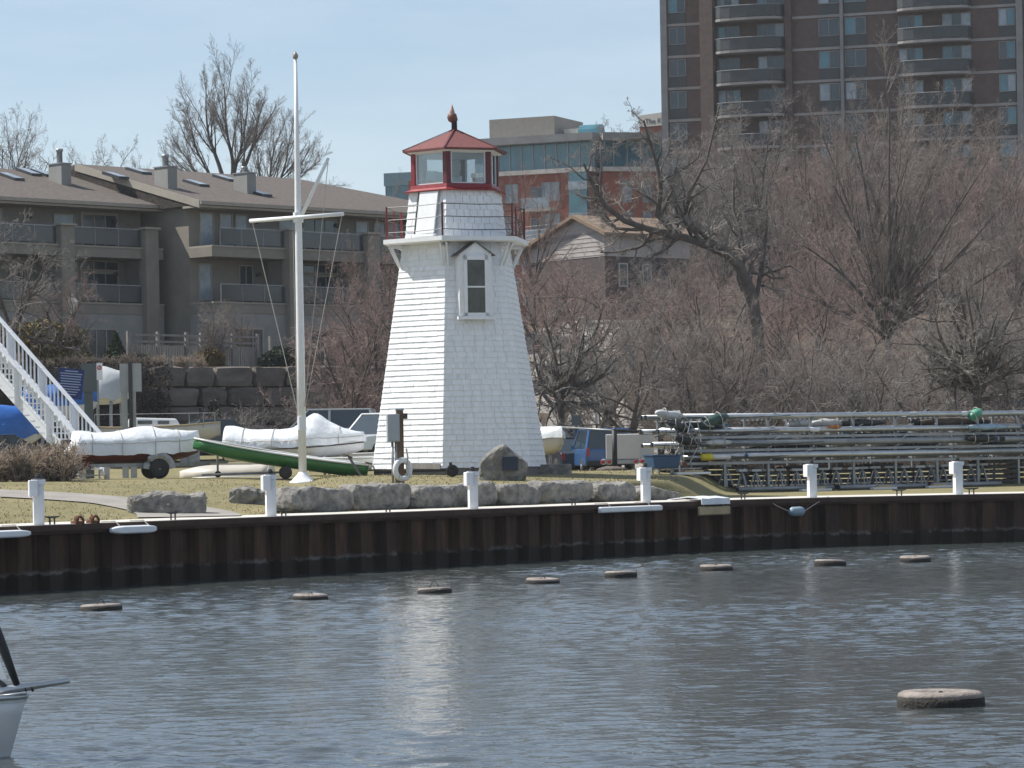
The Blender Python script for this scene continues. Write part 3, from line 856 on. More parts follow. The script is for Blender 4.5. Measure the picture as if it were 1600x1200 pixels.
# ------------------------------------------------------------------ flagpole
FY = 94.0
fp = P(473, 742, FY); fz = h(fp.x, fp.y)
kz = lambda z: CAMH + (z - CAMH) * FY / 96.5
fl = thing('flagpole', 'tall white nautical flagpole with yardarm and angled gaff', 'flagpole', (fp.x, fp.y, 0))
MB().lathe([(0.42, fz - .05), (0.42, fz + .03), (0.36, fz + .05), (0.17, fz + .24), (0.12, fz + .32)], sides=20).build('base_flare', M['white_paint'], fl, True)
MB().lathe([(0.118, fz + .3), (0.12, kz(6)), (0.105, kz(9.9)), (0.075, kz(12)), (0.045, kz(14.82))], sides=14).build('pole', M['white_paint'], fl, True)
MB().lathe([(0.02, kz(14.8)), (0.075, kz(14.86)), (0.085, kz(14.93)), (0.05, kz(15.0)), (0.01, kz(15.06))], sides=12).build('truck_ball', mat('gold', (0.3, 0.25, 0.2), 0.4, 0.2), fl, True)
yv = Vector((1.44, -0.78, 0))
MB().tube([yv * -1.02 + Vector((0, -.13, kz(10.02))), yv * .95 + Vector((0, -.13, kz(10.06)))], 0.06, 10).build('yardarm', M['white_paint'], fl, True)
gf = Vector((0.93, -0.25, kz(11.8)))
MB().tube([(0.12, -.05, kz(10.15)), gf], [0.06, 0.045], 10).build('gaff', M['white_paint'], fl, True)
MB().lathe([(0.15, kz(9.9)), (0.15, kz(10.2))], sides=12).build('collar', M['white_metal'], fl)
for e, b0 in ((yv * -.97 + Vector((0, -.13, kz(9.98))), (-0.12, -.1, 4.2)), (yv * .92 + Vector((0, -.13, kz(10.0))), (0.12, -.08, 4.3)), (gf, (0.1, -.1, 4.3))):
    MB().tube([e, b0], 0.011, 5).build('halyard', M['rope'], fl)
MB().tube([(-.16, -.02, kz(9.95)), (-.13, -.02, 4.0)], 0.009, 5).build('halyard', M['rope'], fl)
MB().lathe([(0.135, fz + 1.55), (0.135, fz + 1.95)], sides=12).build('cleat_band', M['white_metal'], fl)
# ------------------------------------------------------------------ boulders
def boulder_mesh(seed, sx, sy, sz, peak=None, m='boulder', sub=(18, 9, 9), rnd=0.16, rough=0.08):
    """rough-cut block of stone centred on x,y with its base at z=0"""
    nx, ny, nz_ = sub
    idx = {}; V = []; F = []
    def vid(i, j, k):
        key = (i, j, k)
        if key not in idx:
            x, y, z = i / nx * 2 - 1, j / ny * 2 - 1, k / nz_ * 2 - 1
            p = Vector((x, y, z))
            # soften the corners
            l = (abs(x) ** 8 + abs(y) ** 8 + abs(z) ** 8) ** (1 / 8)
            p = p.lerp(p / max(l, 1e-3) * min(1, l), 1.0)
            r2 = p.length
            p = p.lerp(p.normalized() * min(1.0, r2), rnd * max(0.0, r2 - 0.9))
            p = Vector((p.x * sx / 2, p.y * sy / 2, (p.z + 1) * sz / 2))
            if peak is not None:
                f = max(0.0, 1 - abs(x - peak[0]) * peak[1])
                p.z *= peak[2] + (1 - peak[2]) * f
            q_ = p * 1.1 + Vector((seed * 7.3, seed * 3.1, 0))
            dv = noise.noise_vector(q_ * 1.5) * rough * 1.5 + noise.noise_vector(q_ * 4.0) * rough * 0.55 + noise.noise_vector(q_ * 9) * rough * .45 + noise.noise_vector(q_ * 19) * rough * .22
            p += Vector((dv.x, dv.y, dv.z * min(1.0, p.z / (sz * .4) + .1)))
            idx[key] = len(V); V.append(p)
        return idx[key]
    for i in range(nx):
        for j in range(ny):
            F.append((vid(i, j, 0), vid(i, j + 1, 0), vid(i + 1, j + 1, 0), vid(i + 1, j, 0)))
            F.append((vid(i, j, nz_), vid(i + 1, j, nz_), vid(i + 1, j + 1, nz_), vid(i, j + 1, nz_)))
    for i in range(nx):
        for k in range(nz_):
            F.append((vid(i, 0, k), vid(i + 1, 0, k), vid(i + 1, 0, k + 1), vid(i, 0, k + 1)))
            F.append((vid(i, ny, k), vid(i, ny, k + 1), vid(i + 1, ny, k + 1), vid(i + 1, ny, k)))
    for j in range(ny):
        for k in range(nz_):
            F.append((vid(0, j, k), vid(0, j, k + 1), vid(0, j + 1, k + 1), vid(0, j + 1, k)))
            F.append((vid(nx, j, k), vid(nx, j + 1, k), vid(nx, j + 1, k + 1), vid(nx, j, k + 1)))
    mb = MB(); mb.add(V, F)
    return mb.mesh('boulder', M[m])
def put_boulder(px0, px1, Y, z, sz, lab, seed, sy=0.8, rz=None, peak=None, grp=None):
    X0, X1 = PX(px0, Y, 780), PX(px1, Y, 780)
    wd = X1 - X0
    o = inst('boulder', boulder_mesh(seed, wd, sy, sz, peak), None, ((X0 + X1) / 2, Y, z), (0, 0, rz or 0))
    return tag(o, lab, 'boulder', grp)
put_boulder(200, 323, 78.2, 1.36, 0.60, 'long flat grey boulder lying alone on the left lawn', 1, 0.9, R(4), (0.3, 0.12, 0.55))
put_boulder(363, 436, 84.0, h(PX(400, 84, 780), 84) - 0.1, 0.50, 'small rough boulder at the left end of the row behind the flagpole pedestal', 2, 0.8, R(-6))
rowdef = [(432, 541, 'pale split boulder, first large one in the row right of the flagpole pedestal'), (538, 629, 'grey boulder in the row just left of the meter cabinet post'), (624, 696, 'grey boulder in the row between meter cabinet and front pedestal'),
          (690, 765, 'grey boulder in the row behind the lighthouse pedestal'), (760, 832, 'grey boulder in the row below the plaque stone'), (828, 916, 'grey boulder in the row right of the plaque stone'),
          (911, 985, 'flat topped boulder in the row below the black gate post'), (978, 1052, 'dark low boulder ending the row behind the fourth pedestal')]
for i, (a, b_, lb) in enumerate(rowdef):
    p, ang = on_quay((a + b_) / 2, 4.55)
    L = (b_ - a) * p.y / FPX
    o = inst('boulder', boulder_mesh(10 + i, L / math.cos(ang) * 0.83, (0.95, .85, 1.0, .8, .95, .85, 1.0, .9)[i], (0.66, 0.72, 0.62, 0.69, 0.60, 0.67, 0.58, 0.42)[i], (0.4, 0.06, 0.92) if i != 7 else (-.5, .3, .45), rough=.055, rnd=.5), None,
             (p.x, p.y + (-.15, .1, -.1, .2, -.05, .15, -.1, 0)[i], 1.36), (0, R((2, -1, 1, -2, 2, -1, 1, 3)[i]), ang * 0.86 + R((6, -5, 4, -6, 5, -4, 6, -6)[i])))
    tag(o, lb, 'boulder', 'boulders edging the lighthouse lawn')
# plaque stone
p = P(785, 748, 91.0); zz = h(p.x, p.y)
g = thing('memorial_stone', 'upright grey memorial stone with a dark plaque before the lighthouse', 'memorial', (p.x, p.y, zz - 0.08), R(6))
inst('stone', boulder_mesh(33, 1.36, 0.55, 1.08, (-0.02, 0.62, 0.42), sub=(12, 5, 8), rough=0.05), g)
MB().box(-0.03, 0.42, -0.36, -0.26, 0.36, 0.75).build('plaque', M['plaque'], g)

# ------------------------------------------------------------------ meter cabinet post and life ring
p = P(622, 757, 84.3); zz = h(p.x, p.y) - 0.05
g = thing('meter_post', 'grey electrical cabinet on a wooden post before the lighthouse', 'utility post', (p.x, p.y, 0), R(10))
bevel(MB().box(-0.02, 0.16, -0.09, 0.09, zz, 3.98).build('post', M['brown_wood'], g), 0.01)
MB().box(-0.035, 0.175, -0.105, 0.105, 3.98, 4.03).build('post_cap', M['galv'], g)
bevel(MB().box(-0.30, 0.02, -0.36, -0.095, 3.16, 3.88).build('cabinet', M['box_grey'], g), 0.015)
MB().box(-0.28, 0.0, -0.372, -0.361, 3.19, 3.85).build('cabinet_door', M['box_grey'], g)
for x in (-0.16, -0.07):
    MB().tube([(x, -0.2, zz), (x, -0.2, 3.17)], 0.035, 10).build('conduit', M['galv'], g, True)
MB().box(0.163, 0.27, -0.08, 0.05, 3.75, 3.90).build('flood_lamp', M['steel_dark'], g)
ring = thing('life_ring', 'white life ring hanging on the meter cabinet post', 'life ring', (p.x + 0.13, p.y - 0.16, 2.42), R(42))
MB().torus((0, 0, 0), 0.245, 0.075, 'y', 32, 12).build('ring', M['gel_white'], ring, True)
for k in range(4):
    a = R(45 + 90 * k)
    MB().torus((0.245 * math.cos(a), 0, 0.245 * math.sin(a)), 0.079, 0.01, 'x', 10, 5).build('band', M['rope'], ring)
MB().tube([(0.1, -.05, 0.55), (0.14, -.06, 0.3), (0.05, -.1, 0.05), (0.12, -.05, -0.15)], 0.02, 6).build('rope', M['rope'], ring)

# ------------------------------------------------------------------ boats
def hull_rings(L, B, D, bow=2.0, stern=0.75, sheer=0.15, n=14, flare=0.75, keel_rise=0.5):
    """rings from stern (-x) to bow (+x); each ring port gunwale -> keel -> starboard gunwale"""
    out = []
    for i in range(n + 1):
        u = i / n
        x = -L / 2 + L * u
        b_ = B / 2 * (stern + (1 - stern) * math.sin(min(1, u / 0.55) * math.pi / 2)) if u < 0.55 else B / 2 * max(0.015, (1 - ((u - 0.55) / 0.45) ** bow))
        zt = D + sheer * (max(0, u - 0.3) / 0.7) ** 2 + sheer * .3 * (max(0, .3 - u) / .3) ** 2
        zk = D * keel_rise * max(0, (u - 0.6) / 0.4) ** 2.2
        ring = []
        for s, f in ((-1, 1.0), (-1, 0.93), (-1, 0.72), (-1, 0.36), (0, 0.0), (1, 0.36), (1, 0.72), (1, 0.93), (1, 1.0)):
            zf = {1.0: 1.0, 0.93: 0.55, 0.72: 0.2, 0.36: 0.05, 0.0: 0.0}[f]
            ring.append(Vector((x, s * b_ * (f if f > .9 else f * (flare + .25)), zk + (zt - zk) * zf)))
        out.append(ring)
    return out
def build_hull(parent, rings, m, name='hull', rim=None, deck=None):
    mb = MB()
    mb.loft(rings, caps=False, closed=False)
    n = len(rings[0])
    k = len(rings)
    mb.add([Vector(p) for p in rings[0]], [tuple(range(n))])
    hl = mb.build(name, m, parent, True)
    sm = hl.modifiers.new('s', 'SOLIDIFY'); sm.thickness = 0.02
    if rim:
        for s in (0, -1):
            MB().tube([r_[s] + Vector((0, 0, 0.01)) for r_ in rings], 0.028, 6).build('gunwale', rim, parent, True)
    if deck:
        mb = MB()
        top = []
        for r_ in rings:
            a, b_ = r_[0] - Vector((0, 0, .04)), r_[-1] - Vector((0, 0, .04))
            top.append([a, (a + b_) / 2 + Vector((0, 0, 0.05)), b_])
        mb.loft(top, caps=False, closed=False)
        mb.build('deck', deck, parent, True)
    return hl
def cover_mesh(rings, ridge, over=0.12, drop=0.22, seed=1):
    """tarp draped over hull rings; ridge(u) gives the height over the gunwale at the centre line"""
    out = []
    n = len(rings)
    for i, r_ in enumerate(rings):
        u = i / (n - 1)
        a, b_ = r_[0], r_[-1]
        c = (a + b_) / 2
        hr = ridge(u)
        wdt = (b_ - a).length / 2
        sec = []
        for f in (-1.0, -0.97, -0.85, -0.6, -0.3, 0.0, 0.3, 0.6, 0.85, 0.97, 1.0):
            y = f * (wdt + over * .35)
            z = c.z + hr * (1 - abs(f) ** 2.6) + 0.03
            if abs(f) == 1.0: z = c.z - drop * (1 + .4 * noise.noise(Vector((u * 7, f * 3, seed))))
            pz = Vector((c.x, c.y + y, z))
            nn_ = noise.noise(Vector((c.x * 3, y * 3 + seed, z * 3))) * 0.025 + (abs(noise.noise(Vector((c.x * 4 + y * 2.5, y * 1.2 + seed, 3.3)))) - .2) * 0.04 * (.4 + abs(f))
            out_ = Vector((0, (1 if f > 0 else -1 if f < 0 else 0) * nn_, nn_ * .8))
            sec.append(pz + out_)
        out.append(sec)
    # close the ends
    e0 = [Vector((p.x - over * (0.4 if abs(j - 5) < 5 else 1), p.y * .96, min(p.z, rings[0][0].z - drop * .8))) for j, p in enumerate(out[0])]
    e1 = [Vector((p.x + over * .8, p.y * .5, min(p.z, rings[-1][0].z - drop * .6))) for p in out[-1]]
    SECS.clear(); SECS.extend(out)
    return MB().loft([e0] + out + [e1], caps=False, closed=False)
SECS = []
def ropes(parent, idx, m):
    for i in idx:
        MB().tube([p + Vector((0, (.02 if p.y > 0 else -.02), .014)) for p in SECS[i]], .011, 5).build('tie_rope', M[m], parent)
    MB().tube([s_[1] + Vector((0, -.025, -.06)) for s_ in SECS], .010, 5).build('hem_rope', M[m], parent)
def wheel(parent, c, r_, wd, rim_m, axis='y'):
    t_ = MB().lathe([(r_ * .55, -wd / 2), (r_ * .9, -wd / 2), (r_, -wd * .3), (r_, wd * .3), (r_ * .9, wd / 2), (r_ * .55, wd / 2)], c, 20, axis).build('wheel', M['rubber'], parent, True)
    MB().lathe([(r_ * .1, -wd * .56), (r_ * .25, -wd * .56), (r_ * .3, -wd * .42), (r_ * .58, -wd * .45), (r_ * .58, wd * .45), (r_ * .1, wd * .5)], c, 16, axis).build('rim', rim_m, t_)
    return t_

# --- red hulled boat under a white cover on its trailer
p = P(214, 750, 96.0); zz = h(p.x, p.y)
tr_ = thing('boat_trailer', 'galvanised boat trailer with jack wheel under the red hulled boat', 'trailer', (p.x, p.y, zz), R(16))
wheel(tr_, (0.55, -0.78, 0.29), 0.29, 0.17, M['galv']); wheel(tr_, (0.55, 0.78, 0.29), 0.29, 0.17, M['galv'])
MB().tube([(0.55 + 0.40 * math.cos(a), -0.78, 0.30 + 0.40 * math.sin(a)) for a in [math.pi * i / 8 for i in range(9)]], 0.05, 6, flat=2.2).build('mudguard', M['galv'], tr_)
for s in (-1, 1):
    MB().bar((-1.5, s * .55, 0.42), (1.2, s * .5, 0.42), 0.07, 0.1).build('frame_rail', M['galv'], tr_)
    MB().bar((1.2, s * .5, 0.42), (2.2, 0.0, 0.45), 0.06, 0.09).build('frame_rail', M['galv'], tr_)
MB().bar((1.9, 0, 0.46), (2.75, 0, 0.46), 0.08, 0.09).build('tongue', M['galv'], tr_)
MB().tube([(2.45, -.07, 0.12), (2.45, -.07, 0.75)], 0.035, 8).build('jack', M['galv'], tr_)
MB().lathe([(0.1, -.03), (0.1, .03)], (2.45, -.07, 0.1), 14, 'y').build('jack_wheel', M['rubber'], tr_)
MB().bar((1.55, 0, 0.45), (1.6, 0, 1.05), 0.07).build('winch_post', M['galv'], tr_)
MB().bar((-1.52, -.8, 0.36), (-1.52, .8, 0.36), 0.05, 0.12).build('light_bar', M['steel_dark'], tr_)
for s in (-.66, .66): MB().box(-1.58, -1.54, s - .1, s + .1, 0.40, 0.52).build('tail_light', M['tail_red'], tr_)
MB().box(-1.575, -1.555, -.22, .22, 0.18, 0.34).build('licence_plate', M['white_metal'], tr_)
for x in (-.9, .5): MB().bar((x, -.6, 0.42), (x, .6, 0.42), 0.06).build('cross_member', M['galv'], tr_)
bt = thing('covered_boat', 'small red hulled boat wrapped in white plastic on the trailer', 'boat', (p.x, p.y, zz + 0.46), R(16))
rr = hull_rings(3.75, 1.62, 0.62, 2.2, 0.86, 0.10, n=34)
build_hull(bt, rr, M['orange_hull'])
cover_mesh(rr, lambda u: 0.30 + 0.16 * math.exp(-((u - 0.55) / .16) ** 2) + 0.05 * math.exp(-((u - .04) / .07) ** 2) - 0.08 * sstep(.75, 1, u), 0.12, 0.36, 3).build('cover', M['wrap'], bt, True)
ropes(bt, (4, 12, 21, 28), 'rope')
om = MB().box(-2.25, -1.95, -.2, .2, 0.12, 0.75).box(-2.14, -2.0, -.09, .09, -0.42, 0.12)
bevel(om.build('outboard', M['steel_dark'], bt), 0.04)
cover_m = MB().loft([[(-2.42, -.36, z) if 0 else Vector((-2.36 + .1 * k, y * (0.3 + .12 * k), 0.62 - .12 * (4 - k) + .16 * (1 - abs(y) * 1.2))) for y in (-1, -.5, 0, .5, 1)] for k in range(5)], caps=False, closed=False)
cover_m.build('cover_flap', M['wrap'], bt, True)

# --- white dinghy under a peaked white cover
p = P(462, 738, 100.5); zz = h(p.x, p.y)
bt = thing('covered_dinghy', 'white sailing dinghy under a peaked white cover beside the flagpole', 'boat', (p.x, p.y, zz + 0.50), R(-5))
rr = hull_rings(4.35, 1.75, 0.58, 1.8, 0.80, 0.18, n=36)
build_hull(bt, rr, M['gel_white'])
def ridge2(u):
    return 0.36 + 0.10 * math.exp(-((u - .05) / .08) ** 2) + 0.44 * math.exp(-((u - .645) / .10) ** 2) - 0.30 * sstep(.76, 1.0, u)
cover_mesh(rr, ridge2, 0.10, 0.20, 8).build('cover', M['wrap'], bt, True)
ropes(bt, (5, 13, 30), 'rope')
MB().tube([r_[0] + Vector((0, -.02, -.24)) for r_ in rr[8:]], 0.018, 5).build('rub_strake', M['black'], bt)
for x, zt in ((-1.2, 0.05), (1.0, 0.1)):
    for y in (-.5, .5):
        MB().bar((x, y, -0.48), (x * .96, y * .8, zt), 0.07).build('stand_leg', M['galv'], bt)
MB().bar((1.75, -.25, -.5), (1.55, -.1, 0.35), 0.05).bar((1.45, -.25, -.5), (1.62, -.1, 0.3), 0.05).build('bow_stand', M['galv'], bt)
MB().box(-2.30, -2.16, -.12, .12, -.1, .32).build('rudder_stock', M['black'], bt)

# --- green skiff on a launching dolly
p = P(436, 741, 96.0); zz = h(p.x, p.y)
bt = thing('green_skiff', 'long low green skiff with white rim tilted on a dolly', 'boat', (p.x, p.y, zz + 0.36), R(180 + 6))
bt.rotation_euler = (R(-3), R(-8.8), R(180 + 5))
rr = hull_rings(5.25, 1.35, 0.40, 2.6, 0.72, 0.10)
build_hull(bt, rr, M['green_hull'], rim=M['gel_white'], deck=M['hull_cream'])
MB().box(-2.2, 0.6, -.28, .28, 0.30, 0.42).build('cockpit_floor', M['gel_white'], bt)
MB().tube([(-2.55, -.1, .48), (-2.75, -.3, .45)], .03, 6).build('tiller', M['brown_wood'], bt)
dl = thing('launching_dolly', 'boat dolly with red hubbed wheels under the green skiff', 'dolly', (p.x, p.y - 0.1, zz), R(5))
wheel(dl, (0.2, -0.62, 0.19), 0.19, 0.12, M['tail_red']); wheel(dl, (0.2, 0.62, 0.19), 0.19, 0.12, M['tail_red'])
MB().tube([(0.2, -.62, .19), (0.2, .62, .19)], .03, 8).build('axle', M['galv'], dl)
MB().tube([(0.2, 0, .2), (-2.3, 0, .16)], .03, 8).build('handle', M['galv'], dl)

# --- white hulls on the grass
def low_dinghy(px, py, Y, L, rz, lab, m='gel_white', flip=False, D=.35, B=1.3):
    p = P(px, py, Y); zz = h(p.x, p.y)
    g = thing('upturned_dinghy' if flip else 'white_dinghy', lab, 'boat', (p.x, p.y, zz + (D + .02 if flip else 0.12)), R(rz))
    if flip: g.rotation_euler = (math.pi, 0, R(rz))
    rr = hull_rings(L, B, D, 2.2, 0.75, 0.06)
    build_hull(g, rr, M[m], rim=M['white_paint'], deck=M[m])
    MB().box(-L * .3, L * .05, -.06, .06, -0.05 if flip else D - .02, -.0 if flip else D + .03).build('daggerboard_case', M['hull_cream'], g)
    return g
low_dinghy(352, 740, 98.6, 2.9, 170, 'upturned cream dinghy hull on the grass below the bow of the green skiff', 'hull_cream', True, .36)
low_dinghy(560, 741, 99.6, 2.6, 8, 'low white dinghy beside the sunlit lighthouse wall', 'gel_white', False, .42)
low_dinghy(556, 715, 103.5, 3.0, 4, 'white dinghy hull behind the bow of the covered dinghy', 'gel_white', False, .55)
MB_o = MB().bar(P(545, 714, 95.4), P(567, 748, 94.9), 0.07, 0.04)
g = thing('oar', 'dark oar leaning against the stern of the green skiff', 'oar')
MB_o.build('shaft', M['steel_dark'], g)
MB().bar(P(541, 711, 95.4), P(551, 716, 95.4), 0.05, 0.05).build('grip', M['brown_wood'], g)
# dolly in front of the lighthouse
p = P(707, 748, 93.0); zz = h(p.x, p.y)
g = thing('small_dolly', 'small wheeled dolly with a long dark bar at the lighthouse foot', 'dolly', (p.x, p.y, zz))
wheel(g, (0.0, 0, 0.18), 0.18, 0.13, M['white_metal'])
MB().bar((-0.02, .3, 0.2), (-2.3, 0.5, 0.16), 0.06, 0.07).build('bar', M['black'], g)
MB().bar((-0.05, .08, 0.2), (-0.05, .12, 0.42), 0.09, 0.09).build('bracket', M['steel_dark'], g)
MB().box(-1.3, -1.18, .3, .42, 0.2, 0.3).build('coupling', M['galv'], g)

# --- boat with white bow, right of the lighthouse
p = P(852, 730, 104.0); zz = h(p.x, p.y)
bt = thing('bow_on_boat', 'cream boat bow with white cover peeking out right of the lighthouse', 'boat', (p.x - 0.25, p.y + 1.3, zz + 0.52), R(-62))
rr = hull_rings(3.4, 1.5, 0.62, 1.7, .8, .12)
build_hull(bt, rr, M['hull_cream'])
cover_mesh(rr, lambda u: 0.28 - 0.1 * sstep(.6, 1, u), 0.1, 0.16, 5).build('cover', M['wrap'], bt, True)
MB().bar((.9, 0, -.5), (.9, 0, .1), 0.08).build('stand_leg', M['galv'], bt)
MB().bar((-.8, 0, -.5), (-.8, 0, .1), 0.3, .08).build('stand_leg', M['galv'], bt)

# ------------------------------------------------------------------ white staircase on the left
S0 = P(128, 745, 96.2); S0.z = h(S0.x, S0.y)
sd = Vector((-0.80, 0.60, 0.86))            # up the flight, per metre of run
sw = Vector((0.62, 0.86, 0)).normalized() * 1.1     # near side to far side
st = thing('staircase', 'white painted wooden staircase with slatted railings rising to the left', 'staircase', S0)
RUN = 5.2
for k, off in enumerate((Vector((0, 0, 0)), sw)):
    mb = MB()
    a = off; b_ = off + sd * RUN
    sd2 = sw.normalized() * 0.05
    mb.extr([a + Vector((0, 0, -.02)), b_ + Vector((0, 0, -.14)), b_ + Vector((0, 0, .30)), a + Vector((0, 0, .32))], sd2)
    mb.build('stringer', M['white_metal'], st)
    MB().bar(a + Vector((0, 0, 1.18)), b_ + Vector((0, 0, 1.18)), 0.12, 0.07).build('handrail', M['white_metal'], st)
    MB().bar(a + Vector((0, 0, .40)), b_ + Vector((0, 0, .40)), 0.06, 0.07).build('bottom_rail', M['white_metal'], st)
    n = int(RUN / 0.165)
    for i in range(n + 1):
        c = off + sd * (RUN * i / n)
        if i % 8 == 0:
            MB().bar(c + Vector((0, 0, -.0)), c + Vector((0, 0, 1.16)), 0.16, 0.13, (0, 1, 0)).build('newel_post', M['white_metal'], st)
        else:
            MB().bar(c + Vector((0, 0, .42)), c + Vector((0, 0, 1.16)), 0.05, 0.05, (0, 1, 0)).build('baluster', M['white_metal'], st)
ns = 24
for i in range(ns):
    c = sd * (RUN * i / ns); c.z = sd.z * RUN * (i + .6) / ns
    u = Vector((sd.x, sd.y, 0)) * (RUN / ns) * 1.1
    MB().extr([c, c + sw, c + sw + u, c + u], (0, 0, 0.04)).build('step', M['white_metal'], st)
top = sd * RUN
for off in (Vector((0, 0, 0)), sw):
    c = top + off
    MB().bar((c.x, c.y, -0.3), (c.x, c.y, c.z), 0.15, .15, (0, 1, 0)).build('support_post', M['white_metal'], st)
u = Vector((sd.x, sd.y, 0))
MB().extr([top, top + sw, top + sw + u * 1.5, top + u * 1.5], (0, 0, .08)).build('landing', M['white_metal'], st)

# ------------------------------------------------------------------ signs behind the stairs
def sign(px0, px1, py0, py1, Y, m, lab, posts, pm, tilt=0.0, name='sign'):
    c = P((px0 + px1) / 2, (py0 + py1) / 2, Y); wd = (px1 - px0) * Y / FPX; ht = (py1 - py0) * Y / FPX
    g = thing(name, lab, 'sign', (c.x, c.y, 0))
    pn = MB().box(-wd / 2, wd / 2, -.02, .02, -ht / 2, ht / 2).build('panel', m, g)
    pn.location = (0, 0, c.z); pn.rotation_euler = (0, tilt, 0)
    for px, w_, pyt, dy in posts:
        X = PX(px, Y, py0) - c.x
        zt = P(px, pyt, Y).z
        MB().box(X - w_ / 2, X + w_ / 2, dy - .05, dy + .05, h(c.x, c.y) - .1, zt).build('post', pm, g)
    return g, pn, wd, ht
g, pn, wd, ht = sign(90, 130, 576, 623, 103, M['sign_blue'], 'tilted dark blue notice board with faint lines of text', [(112, .09, 600, .08)], M['sign_dark'], R(6))
for i in range(10):
    z = ht / 2 - 0.08 - i * 0.083
    wl = (0.5, .86, .8, .8, .76, .84, .7, .8, .62, .5)[i] * wd
    MB().box(-wl / 2, wl / 2, -.024, -.0205, z - .016, z + .016).build('text_line', M['sign_text'], pn)
sign(127, 154, 568, 612, 104.5, M['sign_dark'], 'dark green back of a sign on a broad post beside the blue board', [(137, .28, 575, .08)], M['sign_dark'])
g, pn, wd, ht = sign(151, 160, 567, 594, 104.0, M['white_paint'], 'small white sign with a red ring beside the dark green sign', [(152, .05, 590, .06)], M['galv'])
MB().torus((0, -.024, ht * .22), wd * .30, .018, 'y', 18, 5).build('red_ring', M['tail_red'], pn)
MB().bar((-.05, -.024, ht * .22 - .05), (.05, -.024, ht * .22 + .05), .02, .008).build('red_slash', M['tail_red'], pn)
g, pn, wd, ht = sign(187, 221, 568, 612, 105, M['sign_grey'], 'pale grey back of a large sign on two posts', [(193, .2, 609, .06), (206, .2, 609, .06)], M['sign_grey'])
MB().box(-.06, .06, -.10, -.021, -2.6, ht / 2 + .06).build('channel_post', M['steel_dark'], pn)

# ------------------------------------------------------------------ stored boats behind the stairs
def tarped_boat(px, pyb, Y, L, B, rz, zlift, ridgef, m, lab, hm='gel_white', name='tarped_boat', D=.7, drop=.35):
    p = P(px, pyb, Y); zz = h(p.x, p.y)
    g = thing(name, lab, 'boat', (p.x, p.y, zz + zlift), R(rz))
    rr = hull_rings(L, B, D, 1.9, .8, .15)
    build_hull(g, rr, M[hm])
    cover_mesh(rr, ridgef, .12, drop, px % 7).build('tarp', M[m], g, True)
    for x in (-L * .25, L * .2):
        for y in (-.5, .5):
            MB().bar((x, y, -zlift - .05), (x, y * .8, .15), .09).build('stand_leg', M['galv'], g)
    return g
tarped_boat(-14, 700, 112, 3.6, 1.8, 20, .7, lambda u: .7 - .5 * abs(u - .5), 'blue_tarp', 'boat under a bright blue tarp cut by the left edge behind the stairs', D=.9, drop=.5)
tarped_boat(95, 690, 116, 2.6, 1.4, 10, 1.6, lambda u: .45 - .3 * abs(u - .5), 'blue_tarp', 'boat under a blue tarp seen through the stair balusters', D=.8)
tarped_boat(166, 690, 121, 2.2, 1.5, -20, 2.0, lambda u: .85 - .85 * abs(u - .45), 'grey_tarp', 'boat under a tented pale grey tarp between the sign posts', D=.6, drop=.45)
p = P(243, 700, 113); zz = h(p.x, p.y)
g = thing('cabin_boat', 'white cabin sailboat with deck rails stored behind the trailer boat', 'boat', (p.x, p.y, zz + .75), R(6))
rr = hull_rings(4.6, 1.8, .62, 1.9, .75, .15); build_hull(g, rr, M['hull_cream'], deck=M['gel_white'], rim=M['pale_wood'])
bevel(MB().extr([(-1.0, -.55, .64), (.9, -.5, .64), (.75, -.42, .92), (-.9, -.5, .98)], (0, 1.0, 0)).build('cabin', M['gel_white'], g), .06)
MB().box(-.6, -.1, -.57, -.545, .74, .86).build('window', M['glass'], g); MB().box(.1, .5, -.56, -.53, .73, .84).build('window', M['glass'], g)
for x in (-2.1, -1.5, 1.2, 1.7, 2.1):
    MB().tube([(x, -.45, .6), (x, -.45, 1.1)], .012, 5).build('stanchion', M['galv'], g)
MB().tube([(-2.1, -.45, 1.1), (2.1, -.45, 1.1)], .012, 5).build('lifeline', M['galv'], g)
for x in (-1.3, 1.2): MB().bar((x, 0, -.8), (x, 0, .2), .7, .08).build('stand_leg', M['galv'], g)

